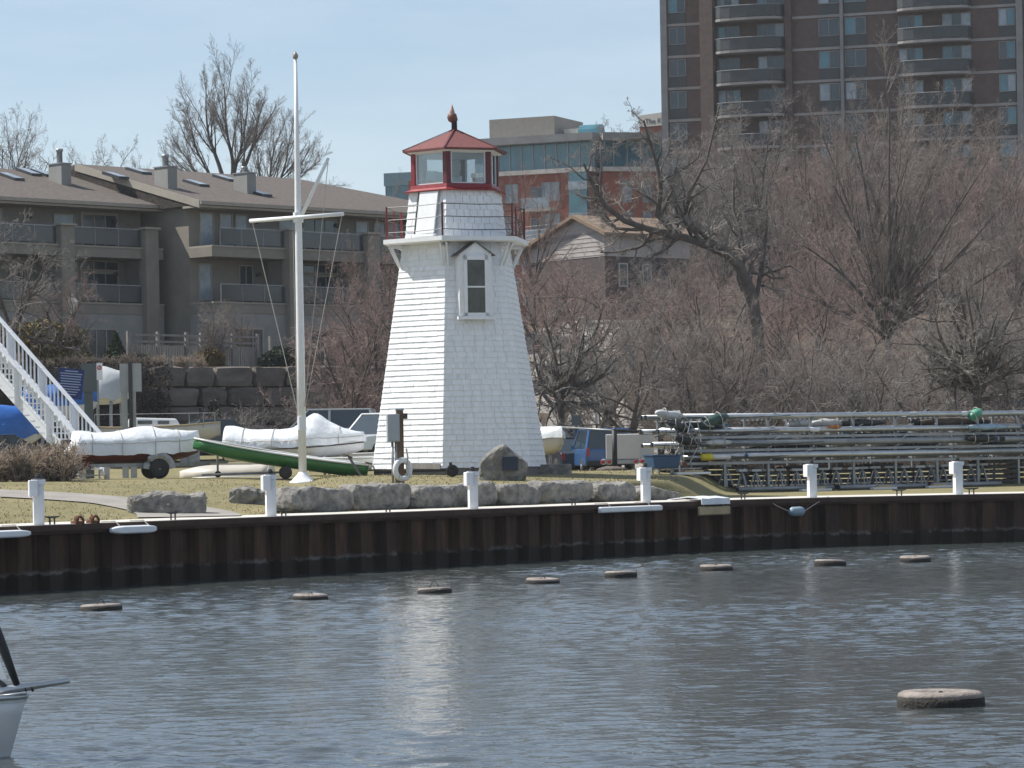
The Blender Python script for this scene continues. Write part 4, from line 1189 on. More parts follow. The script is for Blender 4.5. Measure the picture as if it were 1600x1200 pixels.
# ------------------------------------------------------------------ vehicles
def vehicle(name, px, Y, L, W, H, rz, m, lab, kind='suv', cat='car'):
    X = PX(px, Y); z = h(X, Y) + 0.06
    g = thing(name, lab, cat, (X, Y, z), R(rz))
    belt = H * .56
    pr = {'suv': [(-.5, .22), (-.5, .5), (-.49, .56), (.20, .56), (.45, .50), (.49, .42), (.5, .22)],
          'van': [(-.5, .20), (-.5, .5), (-.495, .56), (.32, .56), (.46, .46), (.5, .38), (.5, .2)],
          'sedan': [(-.5, .24), (-.5, .56), (-.46, .62), (-.25, .63), (.22, .62), (.44, .54), (.49, .46), (.5, .22)]}[kind]
    cb = {'suv': [(-.48, .55), (-.44, .97), (.08, .98), (.24, .55)], 'van': [(-.49, .55), (-.465, .97), (.16, .98), (.36, .55)],
          'sedan': [(-.36, .61), (-.22, .97), (.06, .98), (.26, .61)]}[kind]
    def sec(pts, w0, w1, zr):
        a = [Vector((x * L, -(w0 + (w1 - w0) * ((zz - pts[0][1]) / zr)) / 2, zz * H)) for x, zz in pts]
        return a, [Vector((v.x, -v.y, v.z)) for v in a]
    a, b_ = sec(pr, W, W * .97, .4)
    mb = MB(); mb.loft([a, b_]); bevel(mb.build('body', m, g), .05, 3)
    a, b_ = sec(cb, W * .93, W * .78, .43)
    MB().loft([a, b_]).build('cabin_glass', M['glass'], g)
    # roof and pillars
    r0 = [Vector((x * L, s * W * .40, cb[1][1] * H)) for x in (cb[1][0], cb[2][0]) for s in (-1, 1)]
    bevel(MB().extr([(cb[1][0] * L - .03, -W * .40, cb[1][1] * H - .03), (cb[2][0] * L + .05, -W * .40, cb[2][1] * H - .03), (cb[2][0] * L + .05, W * .40, cb[2][1] * H - .03), (cb[1][0] * L - .03, W * .40, cb[1][1] * H - .03)], (0, 0, .07)).build('roof', m, g), .03)
    for s in (-1, 1):
        for (x0, z0), (x1, z1) in ((cb[0], cb[1]), (cb[3], cb[2]), ((-.1, cb[0][1]), (-.1, cb[1][1]))):
            MB().bar((x0 * L, s * W * .462, z0 * H), (x1 * L, s * W * .392, z1 * H - .02), .09, .06).build('pillar', m, g)
        for x in (-.30, .31):
            wheel(g, (x * L, s * (W / 2 - .09), .33), .33, .21, M['galv'])
        MB().box(-.503 * L, -.49 * L, s * W * .43 - .05, s * W * .43 + .05, H * .40, H * .58).build('tail_light', M['tail_red'], g)
        MB().box(.485 * L, .497 * L, s * W * .36 - .14, s * W * .36 + .14, H * .34, H * .42).build('headlight', M['lamp_glass'], g)
        MB().box(.16 * L, .19 * L, s * W * .5 - .02, s * W * .5 + .12 * s + .02, H * .56, H * .64).build('mirror', m, g)
    MB().box(-.515 * L, -.5 * L, -W * .46, W * .46, H * .20, H * .30).build('bumper', M['black'], g)
    MB().box(.5 * L, .515 * L, -W * .46, W * .46, H * .17, H * .27).build('bumper', M['black'], g)
    return g
vehicle('parked_suv', 500, 126, 4.7, 1.8, 1.75, 176, M['car_silver'], 'silver sport utility car roof seen behind the peaked dinghy cover', 'suv')
vehicle('parked_pickup', 600, 118, 4.9, 1.9, 1.75, 232, M['car_white'], 'white car with teal windscreen beside the sunlit lighthouse wall', 'suv')
vehicle('parked_car', 318, 116, 4.4, 1.75, 1.42, 200, M['car_dark'], 'dark car between the two white covered boats', 'sedan')
vehicle('parked_car', 6, 104, 4.4, 1.75, 1.42, 15, M['car_dark'], 'dark car below the blue tarp at the left edge', 'sedan')
vehicle('parked_car', 892, 124, 4.4, 1.75, 1.45, 100, M['car_dark'], 'dark car left of the blue minivan', 'sedan')
vehicle('parked_minivan', 938, 121, 4.7, 1.85, 1.75, 96, M['car_blue'], 'blue minivan seen from behind left of the white trailer', 'van')
vehicle('parked_suv', 851, 134, 4.6, 1.85, 1.85, 140, M['car_dark'], 'dark sport utility car behind the lighthouse right edge under the crooked tree', 'suv')
# cargo trailer
X = PX(972, 114); z = h(X, 114)
g = thing('cargo_trailer', 'white box trailer with paired round red tail lights', 'trailer', (X, 114, z), R(-14))
bevel(MB().box(-.62, .62, 0, 2.6, .52, 1.42).build('box_body', M['trailer_white'], g), .03)
MB().box(-.80, .80, -.04, .1, .36, .50).build('rear_beam', M['galv'], g)
for x in (-.72, -.49, .49, .72):
    c = MB().lathe([(.105, -.09), (.105, -.05), (.07, -.045)], (x, 0, .44), 16, 'y').build('light_ring', M['gel_white'], g)
    MB().lathe([(.065, .08), (.065, .1), (.03, .115)], (x, 0, .44), 14, 'y').build('tail_light', M['tail_red'], c)
for s in (-.72, .72): wheel(g, (s, 1.3, .3), .3, .18, M['galv'], 'x')

# ------------------------------------------------------------------ gate post, small signs, edging right of the lighthouse
p = P(961, 738, 104); zz = h(p.x, p.y)
g = thing('gate_post', 'black gate post with a horizontal pipe rail right of the lighthouse', 'gate', (p.x, p.y, 0))
MB().tube([(0, 0, zz - .1), (0, 0, P(961, 672, 104).z)], .085, 12).build('post', M['black'], g, True)
MB().lathe([(.06, 0), (.075, .03), (.02, .08)], (0, 0, P(961, 672, 104).z), 10).build('post_cap', M['steel_dark'], g)
MB().tube([(0, 0, 3.53), P(872, 667, 108) - Vector((p.x, p.y, 0))], .028, 8).build('rail', M['galv'], g, True)
MB().tube([(0, 0, 3.53), P(1030, 676, 106) - Vector((p.x, p.y, 0))], .04, 8).build('rail', M['black'], g, True)
MB().lathe([(.55, zz - .05), (.5, zz + .06), (.2, zz + .14)], (-.1, 0, 0), 12).build('mulch_ring', M['bark'], g)
sign(893, 907, 649, 665, 127, M['sign_dark'], 'small dark square sign on a thin post by the hill road', [(900, .06, 655, .06)], M['steel_dark'])
sign(930, 934, 645, 662, 129, M['sign_grey'], 'narrow edge on sign pole right of the small square sign', [(932, .07, 650, .06)], M['steel_dark'])
p0, p1 = P(868, 752, 101.5), P(1012, 748, 101.5)
g = thing('timber_edging', 'low grey timber edging on the lawn right of the lighthouse', 'edging', (0, 0, 0))
zt = P(940, 740, 101.5).z
for k in range(3):
    a = p0.lerp(p1, k / 3 + .003); b_ = p0.lerp(p1, (k + 1) / 3 - .003)
    zb = min(h(a.x, a.y), h(b_.x, b_.y)) - .15
    bevel(MB().extr([(a.x, a.y, zb), (b_.x, b_.y, zb), (b_.x, b_.y, zt), (a.x, a.y, zt)], (0, .3, 0)).build('timber', M['grey_wood'], g), .02)
p = P(865, 750, 97.5)
o = inst('concrete_block', bevel(MB().box(-.55, .55, -.3, .3, -.1, .30).build('concrete_block', M['boulder']), .03).data, None, (p.x, p.y, h(p.x, p.y)))
bpy.data.objects.remove(bpy.data.objects['concrete_block'])
o.name = 'concrete_block'
tag(o, 'low grey concrete block at the right foot of the lighthouse', 'block'); bevel(o, .03)

# ------------------------------------------------------------------ moored sailboat, lower left
tip = P(44, 1090, 29.0)
g = thing('moored_sailboat', 'white moored sailboat bow with bowsprit at the lower left edge', 'sailboat', (tip.x - 2.5, 29.25, 0), R(-6))
L = 5.0
rings = []
n = 16
for i in range(n + 1):
    u = i / n; x = -L / 2 + L * u
    b_ = .85 * (.75 + .25 * math.sin(min(1, u / .5) * math.pi / 2)) if u < .5 else .85 * max(.012, 1 - ((u - .5) / .5) ** 1.9)
    zt = .44 + .16 * max(0, u - .3) ** 1.4
    ring = []
    for s, f, zf in ((-1, 1, 1), (-1, .97, .7), (-1, .86, .35), (-1, .66, 0), (-1, .3, -.45), (0, 0, -.6), (1, .3, -.45), (1, .66, 0), (1, .86, .35), (1, .97, .7), (1, 1, 1)):
        rake = -.16 * (1 - max(zf, 0)) * (u ** 6)
        ring.append(Vector((x + rake, s * b_ * f, zt * zf if zf > 0 else zf * .35)))
    rings.append(ring)
build_hull(g, rings, M['hull_white'], rim=M['aluminium'], deck=M['gel_white'])
MB().tube([(1.6, .0, .56), (2.3, 0, .60), (2.90, 0, .685)], [.04, .04, .03], 10).build('bowsprit', M['aluminium'], g, True)
for x in (2.50, 2.56): MB().torus((x, 0, .62), .03, .008, 'x', 10, 5).build('lashing', M['black'], g)
MB().tube([(2.42, 0, .63), (2.3, 0, .96), (1.47, 0, 3.2), (.4, 0, 6.1)], [.03, .045, .06, .02], 8).build('furled_jib', M['black'], g, True)
MB().loft([[(2.33 - .36 * k, -.03, .70 + .97 * k) for k in range(4)], [(2.10 - .34 * k, .05, .70 + .95 * k) for k in range(4)], [(1.80 - .32 * k, .0, .68 + .95 * k) for k in range(4)]], caps=False, closed=False).build('sail', M['white_paint'], g)
MB().tube([(.5, 0, .5), (.5, 0, 6.3)], .05, 10).build('mast', M['aluminium'], g, True)
MB().tube([(2.35, 0, .60), (2.12, 0, .78), (2.0, .0, .62)], .025, 6).build('bow_roller', M['steel_dark'], g)
MB().tube([(1.9, -.4, .5), (1.7, -.52, .3), (1.3, -.72, .12)], .006, 5).build('mooring_line', M['black'], g)
# ------------------------------------------------------------------ mast rack on the right
RA = R(24)
RO = P(1020, 770, 99.5); RO.z = h(RO.x + 3, RO.y + 1.5)
rk = thing('mast_rack', 'long aluminium rack holding stored masts behind the quay', 'mast rack', RO, RA)
LEV = [1.02, 1.42, 1.83, 2.28]
rng = random.Random(8)
for i in range(11):
    x = 0.9 + i * 1.55
    for y in (-.15, 1.35):
        MB().box(x - .04, x + .04, y - .04, y + .04, -.15, 2.36).build('upright', M['dull_alu'], rk)
    for z in LEV:
        MB().box(x - .032, x + .032, -.35, 1.55, z - .05, z + .0).build('arm', M['dull_alu'], rk)
for z in (LEV[0] - .1, LEV[1] - .1, LEV[2] - .1):
    for y in (-.2,):
        MB().box(.7, 17, y - .03, y + .02, z - .06, z + .02).build('stringer', M['dull_alu'], rk)
LABS = ['bare aluminium mast lying on the lowest shelf of the rack', 'bare aluminium mast lying on the second shelf of the rack', 'bare aluminium mast lying on the third shelf of the rack', 'bare aluminium mast lying on the top shelf of the rack']
for li, z in enumerate(LEV):
    for k in range(6):
        y = -.26 + k * .31 + rng.uniform(-.04, .04)
        x0 = rng.uniform(.1, 1.3) + (0.9 if li == 1 and k < 2 else 0) + (.5 if li == 0 else 0)
        x1 = x0 + rng.uniform(12, 17.5)
        r_ = rng.choice((.055, .07, .085))
        g = thing('stored_mast', LABS[li], 'mast', RO + Vector((0, 0, z)), RA, 'masts stored on the rack')
        zc = r_ * 1.25 + .002
        MB().tube([(x0, y, zc), ((x0 + x1) / 2, y + rng.uniform(-.03, .03), zc), (x1, y, zc)], r_, 10, flat=1.25).build('spar', M['aluminium'] if rng.random() < .6 else M['dull_alu'], g, True)
        # spreader, wraps and end fittings
        for xs_ in (x0 + rng.uniform(1.5, 4), x0 + rng.uniform(6, 9)):
            MB().bar((xs_, y - .02, zc + r_), (xs_ + .15, y - .1, zc + r_ + rng.uniform(.05, .14)), .05, .02).build('spreader', M['aluminium'], g)
        for _ in range(3):
            xw = rng.uniform(x0 + .3, x1 - .3)
            MB().lathe([(r_ * 1.12, -rng.uniform(.04, .25)), (r_ * 1.2, 0), (r_ * 1.12, rng.uniform(.04, .25))], (xw, y, zc), 8, 'x').build('wrap', rng.choice((M['black'], M['wrap'], M['blue_box'], M['grey_tarp'])), g)
        MB().tube([(x0 + .05, y - r_, zc), (x0 + rng.uniform(1, 2), y - r_ - .03, zc - .07), (x0 + rng.uniform(3, 4), y - r_, zc)], .01, 4).build('shroud', M['steel_dark'], g)
        MB().box(x0 - .05, x0 + .02, y - r_ * .7, y + r_ * .7, zc - r_, zc + r_).build('end_fitting', M['black'], g)
def rl(x, y, z): return RO + Vector((x * math.cos(RA) - y * math.sin(RA), x * math.sin(RA) + y * math.cos(RA), z))
def bundle(name, lab, cat, x, y, z, L, r_, m, seed, rz=0.0, ry=0.0, squash=.8):
    g = thing(name, lab, cat, rl(x, y, z), RA + rz)
    g.rotation_euler = (0, ry, RA + rz)
    rings = []
    for i in range(11):
        u = i / 10; xx = -L / 2 + L * u
        k = math.sin(math.pi * min(.97, max(.03, u))) ** .4
        rings.append([(xx, r_ * k * (1 + .35 * noise.noise(Vector((xx * 4, a, seed)))) * math.cos(a), r_ * squash * k * (1 + .35 * noise.noise(Vector((xx * 4 + 9, a, seed)))) * math.sin(a)) for a in [2 * math.pi * j / 12 for j in range(12)]])
    MB().loft(rings).build('fabric', m, g, True)
    for u in (-.25, .2):
        MB().torus((L * u, 0, 0), r_ * .98, .014, 'x', 14, 5).build('lashing', M['rope'], g)
    return g
bundle('tarp_bundle', 'dark green tarp bundle with pale lettering draped over the mast ends', 'tarp', 2.0, -.30, 2.22, 1.05, .24, M['green_tarp'], 3, 0, R(-18))
bundle('tarp_bundle', 'silver grey plastic wrapped mast heads at the left tip of the rack', 'tarp', .62, -.15, 2.42, 1.1, .19, M['grey_tarp'], 7, 0, R(10))
bundle('tarp_bundle', 'dark plastic wrapped rigging bundle under the silver mast heads', 'tarp', .75, -.35, 2.08, .8, .18, M['steel_dark'], 11, 0, R(20))
bundle('tarp_bundle', 'grey wrapped mast head below the green tarp bundle', 'tarp', 2.15, -.36, 1.55, .9, .13, M['grey_tarp'], 14)
bundle('tarp_bundle', 'black rigging bundle above the blue crate', 'tarp', .95, -.42, 1.62, .7, .16, M['black'], 18, 0, R(12))
bundle('tarp_bundle', 'mint green tarp bundle near the right end of the top shelf', 'tarp', 11.6, -.3, 2.35, .5, .2, M['mint_tarp'], 21, 0, R(-30))
bundle('tarp_bundle', 'orange wrapped bundle on the third shelf behind the fifth pedestal', 'tarp', 6.3, -.36, 2.0, .5, .08, M['orange'], 25)
bundle('tarp_bundle', 'black covered bundle at the right end of the second shelf', 'tarp', 11.7, -.42, 1.55, 1.1, .15, M['black'], 29)
bundle('tarp_bundle', 'light blue plastic bundle over the right end of the third shelf', 'tarp', 12.0, -.4, 1.92, 1.5, .12, mat('pale_blue', (.28, .40, .5), .4, .1), 31)
g = thing('float_tube', 'yellow ended float tube on the lowest shelf', 'float', rl(1.5, -.42, 1.10), RA)
MB().lathe([(.05, 0), (.11, .02), (.11, .36), (.09, .38)], (0, 0, 0), 14, 'x').build('tube_end', M['yellow'], g, True)
MB().lathe([(.085, .38), (.085, 1.0)], (0, 0, 0), 12, 'x').build('tube', M['gel_white'], g, True)
g = thing('blue_crate', 'dark blue plastic tub at the left foot of the rack', 'crate', rl(.05, -.6, .78), RA)
bevel(MB().loft([[(-.42, -.3, 0), (.42, -.3, 0), (.42, .3, 0), (-.42, .3, 0)], [(-.48, -.34, .38), (.48, -.34, .38), (.48, .34, .38), (-.48, .34, .38)]]).build('tub', M['blue_box'], g), .03)
MB().box(-.5, .5, -.36, .36, .381, .42).build('lid', M['blue_box'], g)
for s in (-.35, .35): MB().box(s - .03, s + .03, -.03, .03, -.8, 0).build('trestle_leg', M['galv'], g)
g = thing('hanging_block', 'rust brown wooden block hanging at the left end of the rack', 'block', rl(.85, -.5, .52), RA)
bevel(MB().box(-.09, .09, -.07, .07, 0, .45).build('block', mat('brown_block', (.12, .06, .045), .8, .2), g), .02)
MB().tube([(0, 0, .44), (0, .05, 1.0)], .012, 5).build('rope', M['rope'], g)
# row of boat stands below the lowest shelf
bs = thing('boat_stand', '', 'boat stand')
for s in (-1, 1):
    MB().bar((s * .26, 0, 0), (s * .05, 0, .56), .04).build('leg', M['galv'], bs)
    MB().bar((0, s * .22, 0), (0, s * .04, .56), .04).build('leg', M['galv'], bs)
MB().box(-.17, .17, -.08, .08, .63, .70).build('pad', M['grey_tarp'], bs)
MB().tube([(0, 0, .4), (0, 0, .63)], .03, 8).build('screw', M['galv'], bs)
MB().tube([(-.2, 0, .2), (.2, 0, .2)], .02, 6).build('brace', M['galv'], bs)
for i in range(20):
    o = bs if i == 0 else copy_tree(bs)
    o.location = rl(2.6 + i * .5, rng.uniform(-.1, .25), 0) ; o.location.z = h(o.location.x, o.location.y)
    o.rotation_euler = (0, 0, RA + rng.uniform(-.3, .3))
    tag(o, 'grey jack stand in the row under the lowest mast shelf', group='jack stands under the mast rack')
for i, (x, L, y, lb) in enumerate(((2.6, 3.4, -.75, 'grey boom lying on the ground under the left half of the rack'), (6.2, 3.2, -.8, 'grey boom lying on the ground under the middle of the rack'), (9.6, 2.6, -.8, 'grey boom lying on the ground near the rightmost pedestal'))):
    c = rl(x, y, 0); c.z = h(c.x, c.y)
    g = thing('stored_boom', lb, 'boom', c, RA, 'booms on the ground')
    MB().tube([(0, 0, .09), (L, 0, .09)], .085, 10).build('spar', M['dull_alu'], g, True)
    MB().box(-.04, .04, -.06, .06, .03, .15).build('end_fitting', M['black'], g)
for x, y, L, lb in ((.3, -1.0, 1.2, 'white plank on the ground at the left end of the rack'), (4.6, -1.15, 1.1, 'pale plank on the ground left of the fifth pedestal'), (7.2, -1.1, .9, 'pale plank on the ground between the two right pedestals'), (9.3, -1.0, .9, 'white plank on the ground just left of the rightmost pedestal')):
    c = rl(x, y, 0); c.z = h(c.x, c.y) + .01
    g = thing('plank', lb, 'plank', c, RA + .05, 'planks on the ground before the rack')
    MB().box(0, L, -.1, .1, 0, .07).build('board', M['gel_white'], g)
    MB().box(L * .25, L * .8, -.06, .12, .071, .13).build('upper_board', M['pale_wood'], g)
# tangle of rigging hanging at the left end
g = thing('rigging_tangle', 'tangle of wires and rope loops hanging off the left mast ends', 'rigging', rl(.5, -.5, 1.0), RA)
for i in range(26):
    a = Vector((rng.uniform(-.5, .9), rng.uniform(-.15, .1), rng.uniform(.4, 1.4)))
    b_ = a + Vector((rng.uniform(-.4, .5), rng.uniform(-.1, .1), rng.uniform(-.8, -.1)))
    mdp = (a + b_) / 2 + Vector((rng.uniform(-.2, .2), -.05, -.1))
    MB().tube([a, mdp, b_], rng.choice((.008, .012, .02)), 5).build('wire', rng.choice((M['galv'], M['steel_dark'], M['rope'], M['aluminium'])), g)
# low rail in front of the left end
g = thing('work_trestle', 'low metal trestle rails left of the rack', 'trestle', rl(-.6, -.4, 0), RA)
for x in (-.3, .1, .5, .9, 1.3, 1.7): MB().box(x - .02, x + .02, -.3, -.26, 0, .75).build('leg', M['galv'], g)
for z in (.25, .5, .74): MB().box(-.4, 1.9, -.32, -.3, z, z + .035).build('rail', M['galv'], g)

# clutter filling the rack: sail bags, pallets and dark bundles
rng = random.Random(44)
bagm = [M['steel_dark'], M['black'], M['blue_box'], mat('grey_bag', (.10, .105, .11), .8, .2), mat('brown_bag', (.09, .07, .055), .85, .2), M['grey_tarp']]
names = ['dark', 'black', 'navy', 'grey', 'brown', 'pale grey']
pos = ['left end', 'left third', 'middle', 'right third', 'right end']
shelf = ['lowest', 'second', 'third', 'top']
seen = {}
for i in range(46):
    li = i % 3; x = 1.4 + (i * 3.07) % 14; ci = rng.randrange(6)
    lb = '%s rolled sail bag on the %s shelf towards the %s of the rack' % (names[ci], shelf[li], pos[min(4, int(x / 3.2))])
    y = rng.uniform(.0, 1.3)
    r_ = rng.uniform(.12, .17)
    b_ = bundle('sail_bag', lb, 'sail bag', x, y, LEV[li] + .16 + r_ * .8, rng.uniform(.7, 2.2), r_, bagm[ci], 60 + i)
    b_['group'] = 'sail bags on the rack'
for i in range(11):
    c = rl(1.5 + i * 1.42, .75 + rng.uniform(-.1, .25), 0); c.z = h(c.x, c.y)
    g = thing('pallet_stack', 'stack of weathered pallets behind the jack stands under the rack', 'pallets', c, RA + rng.uniform(-.08, .08), 'pallet stacks under the mast rack')
    for k in range(rng.choice((4, 5, 5))):
        z = k * .16
        for y in (-.5, 0, .5): MB().box(-.6, .6, y - .05, y + .05, z, z + .09).build('bearer', M['steel_dark'], g)
        for j in range(5): MB().box(-.6 + j * .26, -.6 + j * .26 + .13, -.55, .55, z + .091, z + .12).build('slat', M['brown_wood'], g)
# ------------------------------------------------------------------ retaining wall on the left
rw_ = thing('retaining_wall', 'tall dark retaining wall of stacked stone blocks below the townhouses', 'retaining wall', (W0.x, W0.y, 0), WA)
rng = random.Random(21)
bms = [boulder_mesh(50 + i, 1, .8, 1, None, 'block', sub=(6, 3, 4), rnd=.1, rough=.05) for i in range(6)]
zrow = [1.6, 2.65, 3.6, 4.5, 5.4, 6.3]
for ri, z in enumerate(zrow):
    x = -22 - rng.uniform(0, 1.2)
    ht = (zrow + [7.28])[ri + 1] - z
    while x < 10.5:
        wd = rng.uniform(1.2, 2.3)
        o = inst('stone_block', rng.choice(bms), rw_, (x + wd / 2, -.42 + .05 * ri, z), (0, 0, rng.choice((0, math.pi)) + rng.uniform(-.03, .03)))
        o.scale = (wd * .985, 1.0, ht * .985)
        x += wd

# ------------------------------------------------------------------ townhouses
HA = R(45); HD = Vector((math.cos(HA), math.sin(HA), 0)); HN = Vector((math.sin(HA), -math.cos(HA), 0))
def win(parent, x, z, wd, ht, y, n=1, pane='glass', frame='stucco_trim', fw=.07, name='window'):
    """window on the plane y (outward is -y)"""
    mb = MB()
    mb.loft([[(x, yy, z), (x + wd, yy, z), (x + wd, yy, z + ht), (x, yy, z + ht)] for yy in (y - .06, y + .03)], caps=False)
    mb.loft([[(x + fw, yy, z + fw), (x + wd - fw, yy, z + fw), (x + wd - fw, yy, z + ht - fw), (x + fw, yy, z + ht - fw)] for yy in (y - .06, y + .03)], caps=False)
    mb.v, mb.f = [], []
    o_ = [(x, z), (x + wd, z), (x + wd, z + ht), (x, z + ht)]
    i_ = [(x + fw, z + fw), (x + wd - fw, z + fw), (x + wd - fw, z + ht - fw), (x + fw, z + ht - fw)]
    vs_ = [(a, y - .06, c) for a, c in o_ + i_] + [(a, y + .03, c) for a, c in o_ + i_]
    fs = []
    for k in range(4):
        k2 = (k + 1) % 4
        fs += [(k, k2, 4 + k2, 4 + k), (8 + k2, 8 + k, 12 + k, 12 + k2), (k2, k, 8 + k, 8 + k2), (4 + k, 4 + k2, 12 + k2, 12 + k)]
    mb.add(vs_, fs)
    f = mb.build(name, M[frame], parent)
    pw = (wd - 2 * fw) / n
    for k in range(n):
        a = x + fw + pw * k
        MB().box(a + (.03 if k else 0), a + pw - (.03 if k < n - 1 else 0), y - .02, y + .01, z + fw, z + ht - fw).build('pane', M[pane if not isinstance(pane, (list, tuple)) else pane[k % len(pane)]], f)
        if k:
            MB().box(a - .03, a + .03, y - .055, y + .012, z + fw + .001, z + ht - fw - .001).build('mullion', M[frame], f)
    return f
def railing(parent, x0, x1, y, z, ht=1.0, glassy=True, ret=None):
    r_ = MB().box(x0, x1, y - .025, y + .025, z + ht - .05, z + ht).build('railing', M['galv'], parent)
    n = max(1, int((x1 - x0) / 1.3))
    for k in range(n + 1):
        x = x0 + (x1 - x0) * k / n
        MB().box(x - .02, x + .02, y - .02, y + .02, z, z + ht - .051).build('rail_post', M['galv'], r_)
    for k in range(n):
        a, b_ = x0 + (x1 - x0) * k / n, x0 + (x1 - x0) * (k + 1) / n
        MB().box(a + .04, b_ - .04, y - .008, y + .008, z + .08, z + ht - .08).build('rail_panel', M['clear_panel'], r_)
    return r_
ZF = [8.0, 11.3, 14.3]; EA = 16.6
def townhouse(lab, C, Lx, dep, ridge_z, hip, units, x_from=0.0):
    """local x along the facade, y into the building"""
    g = thing('townhouse', lab, 'townhouse', (C.x, C.y, 0), HA)
    # living block is set back 1.9 m behind the balcony edge
    B = 1.9
    MB().box(x_from, Lx, B, dep * 2, 5.5, EA - .05).build('wall', M['stucco'], g)
    for z in (ZF[1], ZF[2]):
        MB().box(x_from, Lx, 0, B - .003, z - .55, z - .03).build('balcony_slab', M['stucco'], g)
        MB().box(x_from, Lx, -.05, B - .004, z - .03, z + .05).build('balcony_coping', M['stucco_trim'], g)
    # side walls between units rise through both storeys
    MB().box(x_from, Lx, .02, B - .005, 5.5, ZF[1] - .56).build('base_wall', M['stucco_grey'], g)
    # roof
    ov = .55
    e0, e1, yr = x_from - .4, Lx + .4, dep
    z_e = EA - .15
    sl_ = (ridge_z - EA) / dep
    zf = EA - sl_ * ov
    yf = -ov + 1.0
    zf = ridge_z - sl_ * (dep - yf)
    if hip:
        tri = [(e0, yf, zf), (e1, yf, zf), (e1 - 6.5, yr, ridge_z), (e0, yr, ridge_z), (e1, 2 * yr - yf, zf), (e0, 2 * yr - yf, zf)]
        fs = [(0, 1, 2, 3), (1, 4, 2), (4, 5, 3, 2), (5, 0, 3)]
    else:
        tri = [(e0, yf, zf), (e1, yf, zf), (e1, yr, ridge_z), (e0, yr, ridge_z), (e1, 2 * yr - yf, zf), (e0, 2 * yr - yf, zf)]
        fs = [(0, 1, 2, 3), (1, 4, 2), (4, 5, 3, 2), (5, 0, 3)]
    mb = MB().add([(a, b_, c - .22) for a, b_, c in tri] + [(a, b_, c) for a, b_, c in tri], [tuple(i + 6 for i in f) for f in fs] + [tuple(reversed(f)) for f in fs] + [(0, 1, 7, 6), (1, 4, 10, 7), (4, 5, 11, 10), (5, 0, 6, 11)])
    rf_ = mb.build('roof', M['shingle_roof'], g)
    MB().box(e0 - .02, e1 + .02, yf - .14, yf - .002, zf - .20, zf - .02).build('gutter', M['stucco_trim'], g)
    MB().box(e0, e1, yf, B - .006, zf - .34, zf - .225).build('soffit', M['stucco_trim'], g)
    # white rake board on the left gable end
    MB().extr([(e0 - .05, yf, zf - .38), (e0 - .05, yr, ridge_z - .38), (e0 - .05, yr, ridge_z + .02), (e0 - .05, yf, zf + .02)], (.046, 0, 0)).build('rake_board', M['stucco_trim'], g)
    MB().extr([(x_from + .01, B, EA - .4), (x_from + .01, dep * 2 - .1, EA - .4), (x_from + .01, dep, ridge_z - .25)], (.2, 0, 0)).build('gable_wall', M['stucco_grey'], g)
    for (a, b_, doors) in units:
        # pillar at the right end of each bay
        bevel(MB().box(b_ - .45, b_ + .42, -.35, .30, 5.5, ZF[2] + 1.02).build('pillar', M['stucco'], g), .02)
        MB().box(b_ - .55, b_ + .52, -.45, .40, ZF[2] + 1.021, ZF[2] + 1.13).build('pillar_cap', M['stucco_trim'], g)
        railing(g, a + .5, b_ - .5, .02, ZF[2] + .05, .98)
        railing(g, a + .5, b_ - .5, .02, ZF[1] + .05, .98)
        MB().box(b_ - .1, b_ + .1, .31, B - .007, 5.5, ZF[2] - .56).build('party_wall', M['stucco_grey'], g)
        w_ = b_ - a
        if doors == 0:
            win(g, a + .6, ZF[2] + .1, 1.0, 1.85, B - .03, 1, 'glass_pale')
            win(g, a + 2.0, ZF[2] + .1, .9, 1.85, B - .03, 1, 'glass_pale'); win(g, a + 3.1, ZF[2] + .1, .9, 1.85, B - .03, 1, 'glass_pale')
            win(g, a + w_ - 2.2, ZF[1] + .1, 1.0, 2.1, B - .03, 2, 'glass')
        else:
            win(g, a + .7, ZF[2] + .55, 1.4, 1.3, B - .03, 1, 'glass_pale')
            win(g, a + 2.5, ZF[2] + .08, 2.5, 1.9, B - .03, 3, 'glass', fw=.14)
            win(g, a + 2.4, ZF[1] + .08, 2.6, 1.75, B - .03, 3, 'glass', fw=.12); win(g, a + 2.4, ZF[1] + 1.87, 2.6, .55, B - .03, 3, 'glass')
        win(g, a + 1.2, 8.3, 2.2, 1.7, .01, 3, 'glass', fw=.1)
        win(g, a + .5, ZF[1] + .2, .9, 2.0, B - .03, 1, 'glass_pale')
        for z in (ZF[1] + 1.7, ZF[2] + 1.6):
            MB().lathe([(.13, 0), (.13, .12), (.05, .16)], (b_ - .85, B - .04, z), 10, 'y').build('wall_lamp', M['steel_dark'], g)
    return g, rf_, sl_, yf, zf
def chimney(g, x, y, z, pipe, big=1.0):
    c = MB().box(x, x + .62 * big, y, y + 1.1 * big, z - 1.2, z + .85).build('chimney', M['stucco_grey'], g)
    MB().box(x - .05, x + .62 * big + .05, y - .05, y + 1.1 * big + .05, z + .851, z + .91).build('chimney_cap', M['galv'], c)
    MB().lathe([(.16, z + .91), (.16, z + .95 + pipe), (.2, z + .97 + pipe), (.2, z + 1.1 + pipe)], (x + .31 * big, y + .55 * big, 0), 12).build('flue', M['galv'], c, True)
